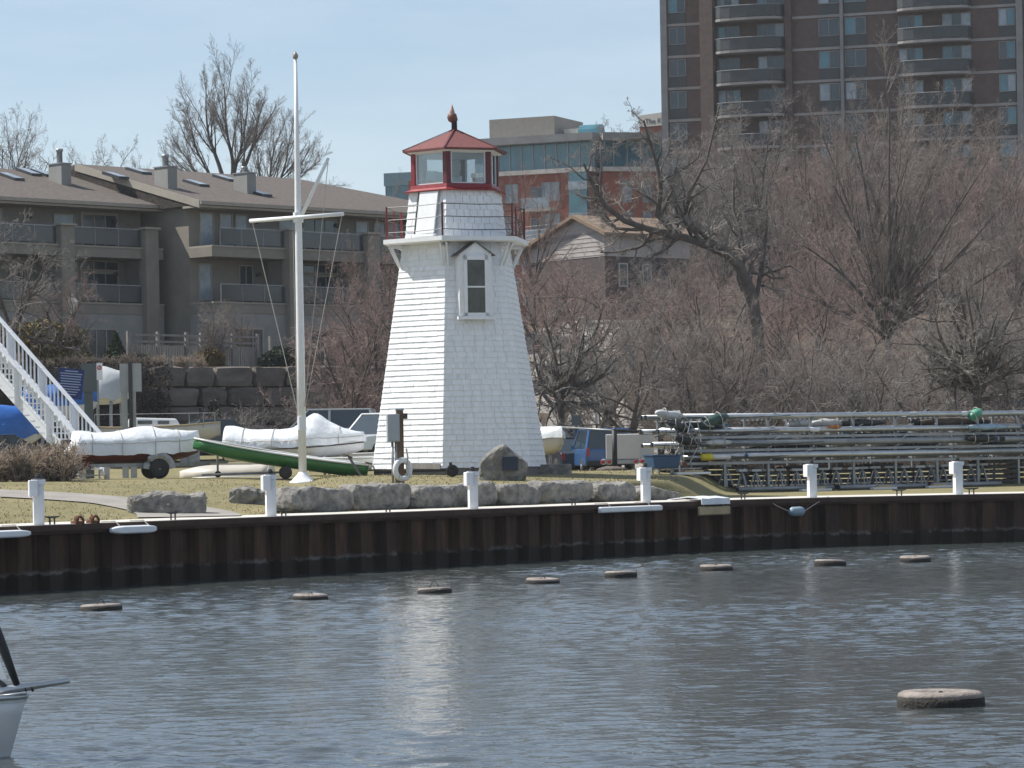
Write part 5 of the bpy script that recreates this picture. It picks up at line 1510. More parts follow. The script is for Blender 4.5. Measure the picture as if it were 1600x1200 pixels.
def skylight(g, x, y, sl_, yf, zf, lx=.7, ly=1.5):
    z = zf + (y - yf) * sl_
    mb = MB().extr([(x, y, z - .02), (x + lx, y, z - .02), (x + lx, y + ly, z + ly * sl_ - .02), (x, y + ly, z + ly * sl_ - .02)], (0, 0, .16))
    s = mb.build('skylight', M['steel_dark'], g)
    MB().extr([(x + .08, y + .08, z + .16), (x + lx - .08, y + .08, z + .16), (x + lx - .08, y + ly - .08, z + ly * sl_ + .13), (x + .08, y + ly - .08, z + ly * sl_ + .13)], (0, 0, .01)).build('skylight_pane', M['glass_pale'], s)
CB = P(331, 390, 170); CB.z = 0
gB, rB, slB, yfB, zfB = townhouse('right hand beige townhouse block with pillared balconies, partly behind the flagpole', CB, 22, 11.2, 19.5, True, [(0.1, 5.6, 0), (5.6, 11.4, 1), (11.4, 17.2, 0), (17.2, 22, 1)])
CA = CB - HN * 3.6 - HD * 24
gA, rA, slA, yfA, zfA = townhouse('left hand beige townhouse block with chimneys and brown shingle roof', CA, 23.6, 9.0, 19.15, False, [(0, 5, 0), (5, 10.4, 1), (10.4, 17.0, 0), (17.0, 22.6, 1)])
def tx(C, px, y=0.0, py=300):
    """local x on a townhouse where pixel column px meets the line at depth y"""
    k = unroll(px, py)[0] / FPX
    o = C - HN * y
    return (k * o.y - o.x) / (HD.x - k * HD.y)
chimney(gB, tx(CB, 262, 4.0, 270), 4.0, zfB + (4.0 - yfB) * slB + .35, .45, 1.05)
chimney(gB, tx(CB, 386, 4.0, 285), 4.0, zfB + (4.0 - yfB) * slB + .3, .15, 1.05)
chimney(gA, tx(CA, 96, 5.0, 268), 5.0, zfA + (5.0 - yfA) * slA + .3, .6, 1.05)
for px, y in ((186, 6.5), (222, 8.8), (312, 5.5), (358, 8.2), (410, 3.2)):
    skylight(gB, tx(CB, px, y, 280), y, slB, yfB, zfB)
for px, y in ((8, 6.2), (36, 8.0), (58, 8.0)):
    skylight(gA, tx(CA, px, y, 265), y - .8, slA, yfA, zfA)

# ------------------------------------------------------------------ terrace: fence, lamp, shrubs
def wood_fence(pxs, Y0, Y1, pyt0, pyt1, zb, lab, boards=True):
    a, b_ = P(pxs[0], pyt0, Y0), P(pxs[-1], pyt1, Y1)
    d = (b_ - a); d.z = 0; L = d.length; ang = math.atan2(d.y, d.x)
    g = thing('wooden_fence', lab, 'fence', (a.x, a.y, 0), ang)
    zt = (a.z + b_.z) / 2
    for px in pxs:
        x = L * (px - pxs[0]) / (pxs[-1] - pxs[0])
        MB().box(x - .07, x + .07, -.07, .07, zb - .3, zt + .1).build('post', M['grey_wood'], g)
    for z in (zt - .12, zt - .44):
        for p0, p1 in zip(pxs, pxs[1:]):
            x0 = L * (p0 - pxs[0]) / (pxs[-1] - pxs[0]); x1 = L * (p1 - pxs[0]) / (pxs[-1] - pxs[0])
            MB().box(x0 + .071, x1 - .071, -.04, .04, z, z + .1).build('rail', M['grey_wood'], g)
    if boards:
        me = MB().box(-.065, .065, -.035, -.01, zb - .1, zt - .55).mesh('board', M['grey_wood'])
        n = int(L / .145)
        for i in range(n):
            o = inst('board', me, g, ((i + .5) * .145, .06 + random.uniform(-.006, .006), random.uniform(-.03, .02)))
    return g
random.seed(3)
wood_fence((200, 245, 289, 312, 362, 402), 154, 160, 520, 525, 7.3, 'weathered board fence with open top rails above the stone wall')
wood_fence((422, 465, 509), 161, 164, 527, 532, 7.4, 'open post and rail fence right of the board fence behind the flagpole', False)
p = P(115, 540, 158); zz = h(p.x, p.y)
g = thing('street_lamp', 'pale lantern lamp post before the left townhouse', 'street lamp', (p.x, p.y, 0))
zl = P(115, 490, 158).z
MB().tube([(0, 0, zz - .1), (0, 0, zl)], .07, 8).build('post', M['steel_dark'], g)
MB().loft([[(s * .16, t_ * .16, zl) for s, t_ in ((-1, -1), (1, -1), (1, 1), (-1, 1))], [(s * .27, t_ * .27, zl + .55) for s, t_ in ((-1, -1), (1, -1), (1, 1), (-1, 1))]]).build('lantern', M['lamp_glass'], g)
MB().loft([[(s * .31, t_ * .31, zl + .551) for s, t_ in ((-1, -1), (1, -1), (1, 1), (-1, 1))], [(s * .1, t_ * .1, zl + .8) for s, t_ in ((-1, -1), (1, -1), (1, 1), (-1, 1))]]).build('hood', M['grey_conc'], g)
MB().lathe([(.08, zl + .8), (.1, zl + .9), (.02, zl + 1.0)], sides=8).build('finial', M['grey_conc'], g)

# ------------------------------------------------------------------ tall apartment tower
TWA = R(-17.6)
T_O = P(1037, 300, 273); T_O.z = 0
tc_, ts_ = math.cos(TWA), math.sin(TWA)
def tw_x(px, py=150):
    k = unroll(px, py)[0] / FPX
    return (k * T_O.y - T_O.x) / (tc_ - k * ts_)
tower = thing('apartment_tower', 'tall brown brick apartment tower with curved balconies', 'apartment tower', T_O, TWA)
FH = 2.715; ZK = 39.5
X = {k: tw_x(k) for k in (1037, 1047, 1073, 1100, 1120, 1231, 1281, 1315, 1320, 1355, 1404, 1521, 1562, 1590, 1600)}
XE = X[1600] + 2
ZTOP, ZBOT = ZK + FH * 3 + .8, 9.0
MB().box(.55, XE, 0, 16, ZBOT, ZTOP).build('wall', M['brick_brown'], tower)
MB().box(0, .549, -.25, 16.2, ZBOT, ZTOP + .4).build('corner_column', M['grey_conc'], tower)
MB().box(X[1315], X[1320], -.35, -.003, ZBOT, ZTOP + .4).build('column', M['grey_conc'], tower)
MB().box(X[1590], X[1600], -.3, -.003, ZBOT, ZTOP + .4).build('column', M['grey_conc'], tower)
MB().box(X[1100], X[1120], -1.2, -.004, ZBOT, ZTOP).build('fin_wall', M['brick_tan'], tower)
MB().box(X[1231] - .05, X[1231] + .5, -.6, -.004, ZBOT, ZTOP).build('fin_wall', M['brick_brown'], tower)
MB().box(.0, XE, -.1, 16, ZTOP + .41, ZTOP + 1.3).build('parapet', M['grey_conc'], tower)
def balc_poly(xa, xb, d, n=8):
    w_ = xb - xa
    pts = [(xa, 0.0)]
    for i in range(n + 1):
        u = i / n
        # deep round bulge
        a = math.pi * (1 - u)
        pts.append((xa + w_ / 2 + w_ / 2 * math.copysign(abs(math.cos(a)) ** .75, math.cos(a)), -d * (math.sin(a) ** .45)))
    pts.append((xb, 0.0))
    return pts
def wall_window(parent, x0, x1, z0, z1, m, n, y=-.003):
    return win(parent, x0, z0, x1 - x0, z1 - z0, y - .03, n, m, 'grey_conc', .06)
rng = random.Random(31)
def pk(): return rng.choice(('glass', 'glass', 'glass_blue', 'glass_pale'))
for k in range(-3, 12):
    z = ZK - k * FH
    MB().box(.55, X[1100] - .003, -.07, -.002, z - .14, z + .08).build('floor_band', M['tower_conc'], tower)
    MB().box(X[1231] + .503, X[1315] - .003, -.07, -.002, z - .14, z + .08).build('floor_band', M['tower_conc'], tower)
    MB().box(X[1320] + .003, X[1404], -.07, -.002, z - .14, z + .08).build('floor_band', M['tower_conc'], tower)
    MB().box(X[1521], X[1590] - .003, -.07, -.002, z - .14, z + .08).build('floor_band', M['tower_conc'], tower)
    if z < 12: continue
    for a, b_ in ((X[1047], X[1073]), (X[1281], X[1315] - .1), (X[1320] + .1, X[1355]), (X[1562], X[1590] - .1)):
        MB().box(a, b_, -.04, -.003, z + .1, z + 1.0).build('spandrel', M['spandrel'], tower)
        wall_window(tower, a, b_, z + 1.0, z + 2.45, [pk(), pk()], 2)
    for a, b_, dd in ((X[1120] + .05, X[1231] - .1, 1.75), (X[1404], X[1521], 1.6)):
        w_ = b_ - a
        wall_window(tower, a + .1, a + w_ * .34, z + .1, z + 2.3, [pk(), 'glass', pk()], 3)
        wall_window(tower, a + w_ * .60, b_ - .1, z + .1, z + 2.3, [pk(), 'glass', pk()], 3)
        poly = balc_poly(a, b_, dd)
        bl = MB().extr([(x, y - .005, z - .16) for x, y in poly], (0, 0, .22)).build('balcony', M['tower_conc'], tower)
        mid_ = [(x, y) for x, y in poly[1:-1]]
        r0 = [Vector((x, y * .96 - .01, 0)) for x, y in mid_]
        rings = [[Vector((p_.x, p_.y, z + .12)), Vector((p_.x, p_.y, z + 1.06)), Vector((p_.x * .999 + .0005 * (a + b_), p_.y * .97 + .012, z + 1.06)), Vector((p_.x * .999 + .0005 * (a + b_), p_.y * .97 + .012, z + .12))] for p_ in r0]
        MB().loft(rings).build('balustrade', M['spandrel'], bl)
        MB().tube([Vector((p_.x, p_.y, z + 1.10)) for p_ in r0], .035, 5).build('handrail', M['grey_conc'], bl)

# ------------------------------------------------------------------ condominium with glazed top floor
CO = P(920, 300, 316); CO.z = 0
ZR = P(920, 207, 316).z
def condo_wing(name, lab, O, ang, x0, x1, zroof, floors, brick_from, y_depth=14):
    g = thing(name, lab, 'apartment block', O, ang)
    zt = zroof
    MB().box(x0, x1, 0, y_depth, 10, zt - 3.4).build('wall', M['brick_red'], g)
    MB().box(x0 - .1 if x0 < 0 else x0, x1 + .3, .9, y_depth - .2, zt - 3.399, zt - .75).build('glass_storey', M['glass_blue'], g)
    MB().box(x0, x1 + .6, -.3, y_depth, zt - .749, zt).build('roof_slab', M['grey_conc'], g)
    MB().box(x0, x1 + .5, -.35, y_depth, zt - 3.85, zt - 3.41).build('cornice', M['concrete'], g)
    n = int((x1 - x0) / 1.25)
    for i in range(n + 1):
        x = x0 + (x1 - x0) * i / n
        MB().box(x - .05, x + .05, .82, .899, zt - 3.39, zt - .76).build('mullion', M['galv'], g)
    return g
cA = P(920, 300, 316)
LAng = math.atan2(-8.1, 18.4)
g1 = condo_wing('condominium', 'red brick condominium with blue glazed top storey behind the lighthouse lantern', (CO.x, CO.y, 0), LAng, -12.6, 0, ZR, 7, 0)
g2 = condo_wing('condominium', 'brick condominium wing with tall windows just left of the tower', (CO.x + .55, CO.y + .1, 0), R(14), .9, 12, ZR + .02, 7, 0)
# mechanical penthouse on the roof
xm = lambda px: (unroll(px, 195)[0] / FPX * CO.y - CO.x) / (math.cos(LAng) - unroll(px, 195)[0] / FPX * math.sin(LAng))
MB().box(xm(755), xm(857), 1.5, 9, ZR + .001, ZR + 2.05).build('penthouse', mat('penthouse', (.29, .265, .235), .85, .08), g1)
MB().box(xm(866), xm(895), 2.5, 6, ZR + .001, ZR + .75).build('roof_unit', M['concrete'], g1)
MB().lathe([(.9, 0), (.9, 2.2)], (xm(890), 3, ZR + .2), 14, 'x').build('roof_vent', M['glass_blue'], g1)
for px0, px1 in ((788, 808), (845, 873)):
    a, b_ = xm(px0), xm(px1)
    for z in (ZR - 6.6, ZR - 9.7, ZR - 12.8, ZR - 15.9):
        win(g1, a, z, b_ - a, 1.9, -.03, 2, 'glass_pale', 'grey_conc')
a, b_ = xm(822), xm(866)
for z in (ZR - 7.3, ZR - 10.4, ZR - 13.5, ZR - 16.6):
    bl = MB().box(a, b_, -1.6, -.004, z - .3, z).build('balcony', M['concrete'], g1)
    MB().box(a, b_, -1.62, -1.5, z + .001, z + 1.0).build('balustrade', M['glass_pale'], bl)
    win(g1, a + .3, z + .1, 1.6, 2.1, -.03, 1, 'glass', 'grey_conc')
a, b_ = xm(890), xm(918)
MB().box(a, b_, -.5, -.004, 10, ZR - 3.9).build('glazed_bay', M['glass_blue'], g1)
for z in (ZR - 5.6, ZR - 8.7, ZR - 11.8, ZR - 14.9): MB().box(a - .05, b_ + .05, -.56, -.501, z, z + .8).build('bay_panel', M['glass_pale'], g1)
for px in (972, 1003):
    k = unroll(px, 280)[0] / FPX
    x = (k * (CO.y + .1) - CO.x - .55) / (math.cos(R(14)) - k * math.sin(R(14)))
    for z in (ZR - 6.9, ZR - 10.0, ZR - 13.1, ZR - 16.2):
        win(g2, x, z, .95, 2.2, -.03, 1, 'glass_pale', 'grey_conc')
O3 = P(603, 300, 322); O3.z = 0
g3 = thing('glass_wing', 'blue glass corner block rising left of the lighthouse', 'apartment block', O3, R(-20))
zt = P(603, 271, 322).z
MB().box(0, 5.2, 0, 8, 10, zt - 1.3).build('glass_wall', M['glass_blue'], g3)
MB().box(-.15, 5.35, -.15, 8.1, zt - 1.299, zt).build('fascia', mat('teal_panel', (.14, .24, .27), .5, .08), g3)
for i in range(5): MB().box(i * 1.25 - .04, i * 1.25 + .04, -.06, -.002, 10, zt - 1.31).build('mullion', M['galv'], g3)
MB().box(2.6, 5.3, -.4, -.08, 10, zt - .9).build('brick_pier', M['brick_red'], g3)
# pale building with a name, cut by the tower
O4 = P(1001, 300, 340); O4.z = 0
g4 = thing('pale_building', 'pale gabled building with roof lettering peeking out left of the tower', 'building', O4, R(-32))
z0, z1 = P(1001, 199, 340).z, P(1001, 181, 340).z
MB().box(0, 9, 0, 8, 10, z0 - .01).build('wall', M['brick_red'], g4)
MB().extr([(0, -.2, z0), (9, -.2, z0), (9, -.2, z1 + .5), (0, -.2, z1)], (0, 8, 0)).build('sign_band', mat('pale_band', (.42, .40, .36), .8, .05), g4)
def text_mesh(body, size, m, parent, loc, rot, ext=.01):
    cu = bpy.data.curves.new('lettering', 'FONT'); cu.body = body; cu.size = size; cu.extrude = ext
    o = bpy.data.objects.new('tmp_text', cu); col.objects.link(o)
    dg = bpy.context.evaluated_depsgraph_get()
    me = bpy.data.meshes.new_from_object(o.evaluated_get(dg))
    bpy.data.objects.remove(o)
    me.name = 'lettering'; me.materials.clear(); me.materials.append(m)
    return inst('lettering', me, parent, loc, rot)
text_mesh('The Kens', .8, M['spandrel'], g4, (.8, -.23, z0 + .28), (R(90), 0, 0))

# ------------------------------------------------------------------ brown house on the hill
HO = P(945, 400, 200); zh = h(HO.x, HO.y)
ha = R(38)
hs = thing('hill_house', 'brown and pale sided gabled house among the trees right of the lighthouse', 'house', (HO.x, HO.y, 0), ha)
zE = P(945, 361, 200).z; zM = P(945, 400, 200).z; zA = P(915, 345, 203).z
LH, WH = 7.0, 8.0
# long dark wall along +x, gable end along +y at x=0 facing left
MB().box(0, LH, 0, WH, zh - 3, zM).build('lower_wall', M['siding_brown'], hs)
MB().box(-.03, LH + .03, -.03, WH + .03, zM + .001, zE).build('upper_wall', M['siding_pale'], hs)
yR = 2.6
MB().extr([(-.03, -.03, zE), (-.03, WH + .03, zE - .8), (-.03, yR, zA)], (LH + .06, 0, 0)).build('gable', M['siding_pale'], hs)
for i in range(9):
    z = zM + .1 + i * .28
    MB().box(-.055, -.031, .0, WH, z, z + .03).build('siding_lap', M['siding_pale'], hs)
mb = MB()
pr = [(-.6, zE - .32), (yR, zA + .08), (WH + .6, zE - 1.05), (WH + .6, zE - .85), (yR, zA + .3), (-.6, zE - .12)]
mb.extr([(-.5, y, z) for y, z in pr], (LH + 1.0, 0, 0))
mb.build('roof', M['roof_tan'], hs)
for x in (1.05, 3.0): win(hs, x, zM - 1.9, .75, 1.5, -.035, 1, 'glass', 'siding_pale', .09)
# dark shed at the right edge
SO = P(1578, 640, 142); zs = h(SO.x, SO.y)
sh = thing('dark_shed', 'dark gabled shed behind the rack at the right edge', 'shed', (SO.x, SO.y, 0), R(-8))
za = P(1578, 592, 142).z; ze = P(1520, 632, 142).z
MB().extr([(-1.7, 0, zs - .5), (1.9, 0, zs - .5), (1.9, 0, ze), (0, 0, za - .15), (-1.7, 0, ze)], (0, 5, 0)).build('wall', M['shed_dark'], sh)
MB().extr([(-2.1, -.25, ze - .2), (0, -.25, za), (0, -.25, za + .12), (-2.15, -.25, ze - .06)], (0, 5.5, 0)).build('roof', mat('shed_roof', (.13, .13, .135), .8, .15), sh)
MB().extr([(2.3, -.25, ze - .2), (0, -.25, za), (0, -.25, za + .12), (2.35, -.25, ze - .06)], (0, 5.5, 0)).build('roof', MATS['shed_roof'], sh)
MB().box(-.05, .75, -.03, .0, zs + .6, ze + .3).build('door', M['sign_dark'], sh)
# ------------------------------------------------------------------ bare trees (vectorised branching)
def resample(pts, n):
    pts = np.array(pts, float)
    # catmull-rom through the control points
    m = len(pts); out = []
    for f in np.linspace(0, m - 1, n):
        k = min(int(f), m - 2); u = f - k
        p0, p1, p2, p3 = pts[max(k - 1, 0)], pts[k], pts[k + 1], pts[min(k + 2, m - 1)]
        out.append(0.5 * ((2 * p1) + (p2 - p0) * u + (2 * p0 - 5 * p1 + 4 * p2 - p3) * u * u + (3 * p1 - p0 - 3 * p2 + p3) * u ** 3))
    return np.array(out)
def norm(a): return a / np.maximum(np.linalg.norm(a, axis=-1, keepdims=True), 1e-9)
def tubes(Pp, Rr, sides):
    B, n, _ = Pp.shape
    T = np.empty_like(Pp)
    T[:, 1:-1] = Pp[:, 2:] - Pp[:, :-2]; T[:, 0] = Pp[:, 1] - Pp[:, 0]; T[:, -1] = Pp[:, -1] - Pp[:, -2]
    T = norm(T)
    ref = np.where(np.abs(T[:, :1, 2:3]) < .8, np.array([0, 0, 1.0]), np.array([1.0, 0, 0]))
    U = norm(np.cross(T, np.broadcast_to(ref, T.shape))); Vv = np.cross(U, T)
    a = np.arange(sides) * 2 * np.pi / sides
    ring = Pp[:, :, None, :] + Rr[:, :, None, None] * (U[:, :, None, :] * np.cos(a)[None, None, :, None] + Vv[:, :, None, :] * np.sin(a)[None, None, :, None])
    V = ring.reshape(-1, 3)
    b_ = np.arange(B)[:, None, None] * n * sides; i = np.arange(n - 1)[None, :, None] * sides; j = np.arange(sides)[None, None, :]
    j2 = (j + 1) % sides
    F = np.stack(np.broadcast_arrays(b_ + i + j2, b_ + i + j, b_ + i + sides + j, b_ + i + sides + j2), -1).reshape(-1, 4)
    return V, F
def branch_out(rg, Pp, Rr, Ls, spec):
    B, n, _ = Pp.shape
    c = spec['n']; N = B * c
    par = np.repeat(np.arange(B), c)
    tt_ = (np.tile(np.arange(c), B) + rg.uniform(0, 1, N)) / c
    tt_ = spec['t0'] + (1 - spec['t0']) * tt_
    f = tt_ * (n - 1); k = np.minimum(f.astype(int), n - 2); u = (f - k)[:, None]
    p0 = Pp[par, k] * (1 - u) + Pp[par, k + 1] * u
    r0 = Rr[par, k] * (1 - u[:, 0]) + Rr[par, k + 1] * u[:, 0]
    tg = norm(Pp[par, k + 1] - Pp[par, k])
    rv = norm(rg.normal(size=(N, 3)) + np.array([0, 0, spec.get('upb', 0.0)]))
    pr = norm(rv - tg * (rv * tg).sum(-1, keepdims=True))
    ang = np.radians(rg.uniform(*spec['ang'], N))[:, None]
    d = tg * np.cos(ang) + pr * np.sin(ang)
    ln = Ls[par] * spec['len'] * (1.2 - spec.get('tap', .6) * tt_) * rg.uniform(.65, 1.3, N)
    m = spec['np']
    Q = np.empty((N, m, 3)); Q[:, 0] = p0
    bias = norm(rg.normal(size=(N, 3)))
    for s in range(1, m):
        d = norm(d + rg.normal(size=(N, 3)) * spec['wig'] + np.array([0, 0, 1.0]) * spec['up'] + bias * spec['wig'] * .4 + np.array(spec.get('drift', (0, 0, 0))))
        Q[:, s] = Q[:, s - 1] + d * (ln / (m - 1))[:, None]
    rb = np.minimum(r0 * .8, np.maximum(r0 * spec['rr'], spec['rmin']))
    RR = rb[:, None] * np.linspace(1, spec.get('tip', .35), m)[None, :]
    RR = np.maximum(RR, spec.get('rfloor', .004))
    return Q, RR, ln
SPEC_UP = [dict(n=9, t0=.25, ang=(18, 42), len=.55, rr=.62, rmin=.02, np=8, wig=.10, up=.10, sides=5),
           dict(n=8, t0=.15, ang=(22, 55), len=.42, rr=.55, rmin=.014, np=6, wig=.13, up=.07, sides=4),
           dict(n=7, t0=.1, ang=(25, 60), len=.42, rr=.6, rmin=.010, np=4, wig=.15, up=.05, sides=3),
           dict(n=6, t0=.1, ang=(25, 60), len=.5, rr=.7, rmin=.008, np=3, wig=.15, up=.04, sides=3, tip=.6, rfloor=.005)]
def mod(spec, **kw):
    out = []
    for i, s in enumerate(spec):
        d = dict(s)
        for k, v_ in kw.items():
            d[k] = v_[i] if isinstance(v_, (list, tuple)) and k != 'drift' else v_
        out.append(d)
    return out
SPEC_GN = mod(SPEC_UP, ang=[(30, 75), (30, 75), (30, 75), (30, 70)], wig=[.26, .28, .28, .25], up=[.03, .03, .02, .02], n=[7, 7, 7, 6])
SPEC_FAN = mod(SPEC_UP, ang=[(12, 30), (14, 38), (18, 45), (20, 50)], wig=[.06, .09, .12, .12], up=[.05, .05, .04, .03], n=[9, 8, 7, 5], len=[.6, .48, .45, .5])
def tree_meshes(name, stems, spec, seed, twig, bark='bark', thick=1.0):
    """stems: list of (control points, r0, r1). returns (trunk mesh, crown mesh)"""
    rg = np.random.default_rng(seed)
    n0 = 12
    Pp = np.stack([resample(s[0], n0) for s in stems])
    jit = rg.normal(size=Pp.shape) * .03; jit[:, 0] = 0; Pp += jit * np.linspace(0, 1, n0)[None, :, None]
    Rr = np.stack([np.linspace(s[1], s[2], n0) for s in stems])
    Rr[:, 0] *= 1.25
    Ls = np.linalg.norm(np.diff(Pp, axis=1), axis=-1).sum(1)
    tv, tf = tubes(Pp, Rr, 8)
    wV, wF = [tv], [tf]; wo = len(tv)
    cV, cF = [], []; co_ = 0
    for li, s in enumerate(spec):
        Pp, Rr, Ls = branch_out(rg, Pp, Rr, Ls, s)
        Rr = Rr * thick
        v, f = tubes(Pp, Rr, s['sides'])
        if li == 0:
            wV.append(v); wF.append(f + wo); wo += len(v)
        else:
            cV.append(v); cF.append(f + co_); co_ += len(v)
    return np_mesh('trunk', np.concatenate(wV), np.concatenate(wF), M[bark]), np_mesh('crown', np.concatenate(cV), np.concatenate(cF), M[twig])
def plant(meshes, loc, rz, sc_, label, group=None, name='bare_tree', cat='tree', sz=None):
    g = thing(name, label, cat, loc, rz, group)
    g.scale = (sc_, sc_, sz or sc_)
    inst('trunk', meshes[0], g); inst('crown', meshes[1], g)
    return g
def vase(rg, n, H, spread, r, lean=(0, 0), low=.22):
    """n stems forking from a short trunk"""
    st_ = []
    for i in range(n):
        a = 2 * math.pi * (i + rg.uniform(-.3, .3)) / n
        k = spread * rg.uniform(.6, 1.15)
        hh = H * rg.uniform(.75, 1.0)
        st_.append(([(0, 0, -.4), (lean[0] * .1, lean[1] * .1, H * low), (math.cos(a) * k * .35 + lean[0] * .4, math.sin(a) * k * .35 + lean[1] * .4, H * low + hh * .3),
                     (math.cos(a) * k * .75 + lean[0] * .8, math.sin(a) * k * .75 + lean[1] * .8, H * low + hh * .55), (math.cos(a) * k + lean[0], math.sin(a) * k + lean[1], hh)], r * (1 if i == 0 else .72), r * .13))
    return st_
rg = random.Random(77)
PROTO = {}
for i in range(3):
    PROTO['up%d' % i] = tree_meshes('up', vase(rg, 4, 9.0, 2.0, .2), mod(SPEC_UP, n=[7, 7, 6, 5]), 100 + i, ('twig_brown', 'twig_grey', 'twig_red')[i], thick=1.0)
for i in range(3):
    PROTO['gn%d' % i] = tree_meshes('gn', vase(rg, 4, 6.0, 2.6, .17, low=.2), mod(SPEC_GN, n=[6, 7, 6, 5]), 200 + i, ('twig_brown', 'twig_red', 'twig_grey')[i])
for i in range(3):
    st_ = []
    for k in range(8):
        a = rg.uniform(0, 6.28); sp = rg.uniform(.4, 1.5); hh = rg.uniform(2.6, 4.2)
        st_.append(([(math.cos(a) * .25, math.sin(a) * .25, -.2), (math.cos(a) * sp * .5, math.sin(a) * sp * .5, hh * .45), (math.cos(a) * sp, math.sin(a) * sp, hh)], .05, .012))
    PROTO['sh%d' % i] = tree_meshes('sh', st_, mod(SPEC_UP[1:], n=[9, 7, 5], ang=[(20, 55), (25, 60), (25, 60)], wig=[.15, .18, .2], up=[.08, .05, .03], rmin=[.016, .011, .009]), 300 + i, ('twig_brown', 'twig_red', 'twig_tan')[i])

def top_of(me):
    a_ = np.empty(len(me.vertices) * 3, dtype=np.float32); me.vertices.foreach_get('co', a_)
    return float(np.percentile(a_[2::3], 99.3))
PH = {k: top_of(v_[1]) for k, v_ in PROTO.items()}
def rel(px, py, Y, base):
    p_ = P(px, py, Y)
    return (p_.x - base.x, p_.y - base.y, p_.z - base.z)
# --- the tall forked tree behind the townhouse roof
Yt = 222
base = GP(352, Yt)
ctl = lambda pts, dy: [(*(Vector(rel(a, b_, Yt, base)) + Vector((0, dy * i / (len(pts) - 1), 0))),) for i, (a, b_) in enumerate(pts)]
stems = [([(0, 0, -.4)] + ctl([(352, 300), (338, 230), (322, 185), (318, 120)], 1), .24, .04),
         ([(0.3, 0, -.4)] + ctl([(362, 300), (366, 240), (357, 190), (352, 105)], -1), .24, .04),
         ([(0.3, 0, -.4)] + ctl([(364, 300), (369, 240), (382, 190), (388, 125)], 1.5), .2, .04),
         ([(0, 0, -.4)] + ctl([(350, 300), (330, 262), (305, 215), (296, 165)], -1.5), .17, .03),
         ([(0.3, 0, -.4)] + ctl([(366, 300), (385, 245), (403, 200), (410, 160)], -1), .24, .04),
         ([(0, 0, -.4)] + ctl([(352, 300), (326, 275), (300, 250), (284, 225)], 2), .2, .04)]
plant(tree_meshes('tall', stems, mod(SPEC_FAN, n=[10, 8, 7, 5], len=[.27, .42, .42, .5], t0=[.42, .15, .1, .1], rmin=[.022, .014, .010, .008], rr=[.5, .5, .55, .65]), 7, 'twig_grey'), base, 0, .93, 'tallest bare tree with forked trunks rising behind the townhouse roof', 'trees on the skyline')
Yt = 226; base = GP(422, Yt)
stems = [([(0, 0, -.4)] + ctl([(421, 290), (422, 235), (428, 185)], 1), .2, .04), ([(0, 0, -.4)] + ctl([(425, 290), (445, 240), (458, 185)], -1), .2, .04),
         ([(0, 0, -.4)] + ctl([(424, 295), (458, 262), (482, 225)], 1), .16, .03), ([(0, 0, -.4)] + ctl([(418, 295), (405, 250), (402, 190)], -1), .16, .03)]
plant(tree_meshes('tall2', stems, mod(SPEC_FAN, n=[10, 8, 7, 5], len=[.30, .42, .42, .5], rmin=[.02, .013, .010, .008], t0=[.4, .15, .1, .1], rr=[.5, .5, .55, .65]), 9, 'twig_grey'), base, 0, .86, 'finer bare tree between the tallest tree and the flagpole', 'trees on the skyline')
def sky_tree(px, pyt, Y, proto, rz, lab, wide=1.0):
    b_ = GP(px, Y); hgt_ = P(px, pyt, Y).z - b_.z
    k = hgt_ / PH[proto]
    return plant(PROTO[proto], b_, rz, k * wide, lab, 'trees on the skyline', sz=k)
sky_tree(-14, 140, 215, 'up1', 1.0, 'bare tree cut by the left edge above the roof', .8)
sky_tree(121, 220, 235, 'gn2', 2.0, 'small bare tree on the skyline right of the slim flue', .55)
sky_tree(197, 212, 238, 'gn2', .3, 'small bare tree on the skyline left of the round flue', .55)
sky_tree(247, 228, 240, 'up1', 4.0, 'smallest bare tree on the skyline just left of the round flue', .5)
sky_tree(470, 262, 236, 'gn0', 1.2, 'low brown tree top behind the flagpole on the skyline', .6)
sky_tree(572, 280, 232, 'gn0', 3.2, 'low brown tree top on the skyline left of the glass block', .6)
sky_tree(528, 288, 240, 'gn1', 5.0, 'low reddish tree top on the skyline right of the gaff', .5)
# --- leaning tree in front of the tower
Yt = 150; base = GP(1190, Yt)
stems = [([(0, 0, -.4)] + ctl([(1188, 560), (1176, 480), (1160, 425), (1128, 393), (1062, 372), (1000, 358), (958, 338), (928, 300), (912, 262)], -2), .36, .05),
         ([(0, 0, -.4)] + ctl([(1188, 560), (1176, 480), (1160, 425), (1128, 393), (1080, 378), (1028, 355), (1030, 310), (1028, 275), (1012, 225), (1005, 195)], -2), .30, .04),
         ([(0, 0, -.4)] + ctl([(1188, 560), (1176, 480), (1160, 425), (1128, 393), (1080, 378), (1035, 352), (1066, 340), (1072, 312), (1100, 260), (1122, 170)], -1), .26, .04),
         ([(0, 0, -.4)] + ctl([(1188, 560), (1176, 480), (1160, 430), (1164, 380), (1150, 320), (1152, 250)], 2), .24, .04),
         ([(0, 0, -.4)] + ctl([(1188, 560), (1180, 500), (1190, 430), (1200, 370), (1205, 300)], 2), .22, .04)]
plant(tree_meshes('lean', stems, mod(SPEC_GN, n=[11, 8, 7, 5], len=[.18, .42, .45, .5], t0=[.42, .15, .1, .1]), 12, 'twig_grey'), base, 0, 1, 'leaning bare tree with a thick dark limb arching left over the house')
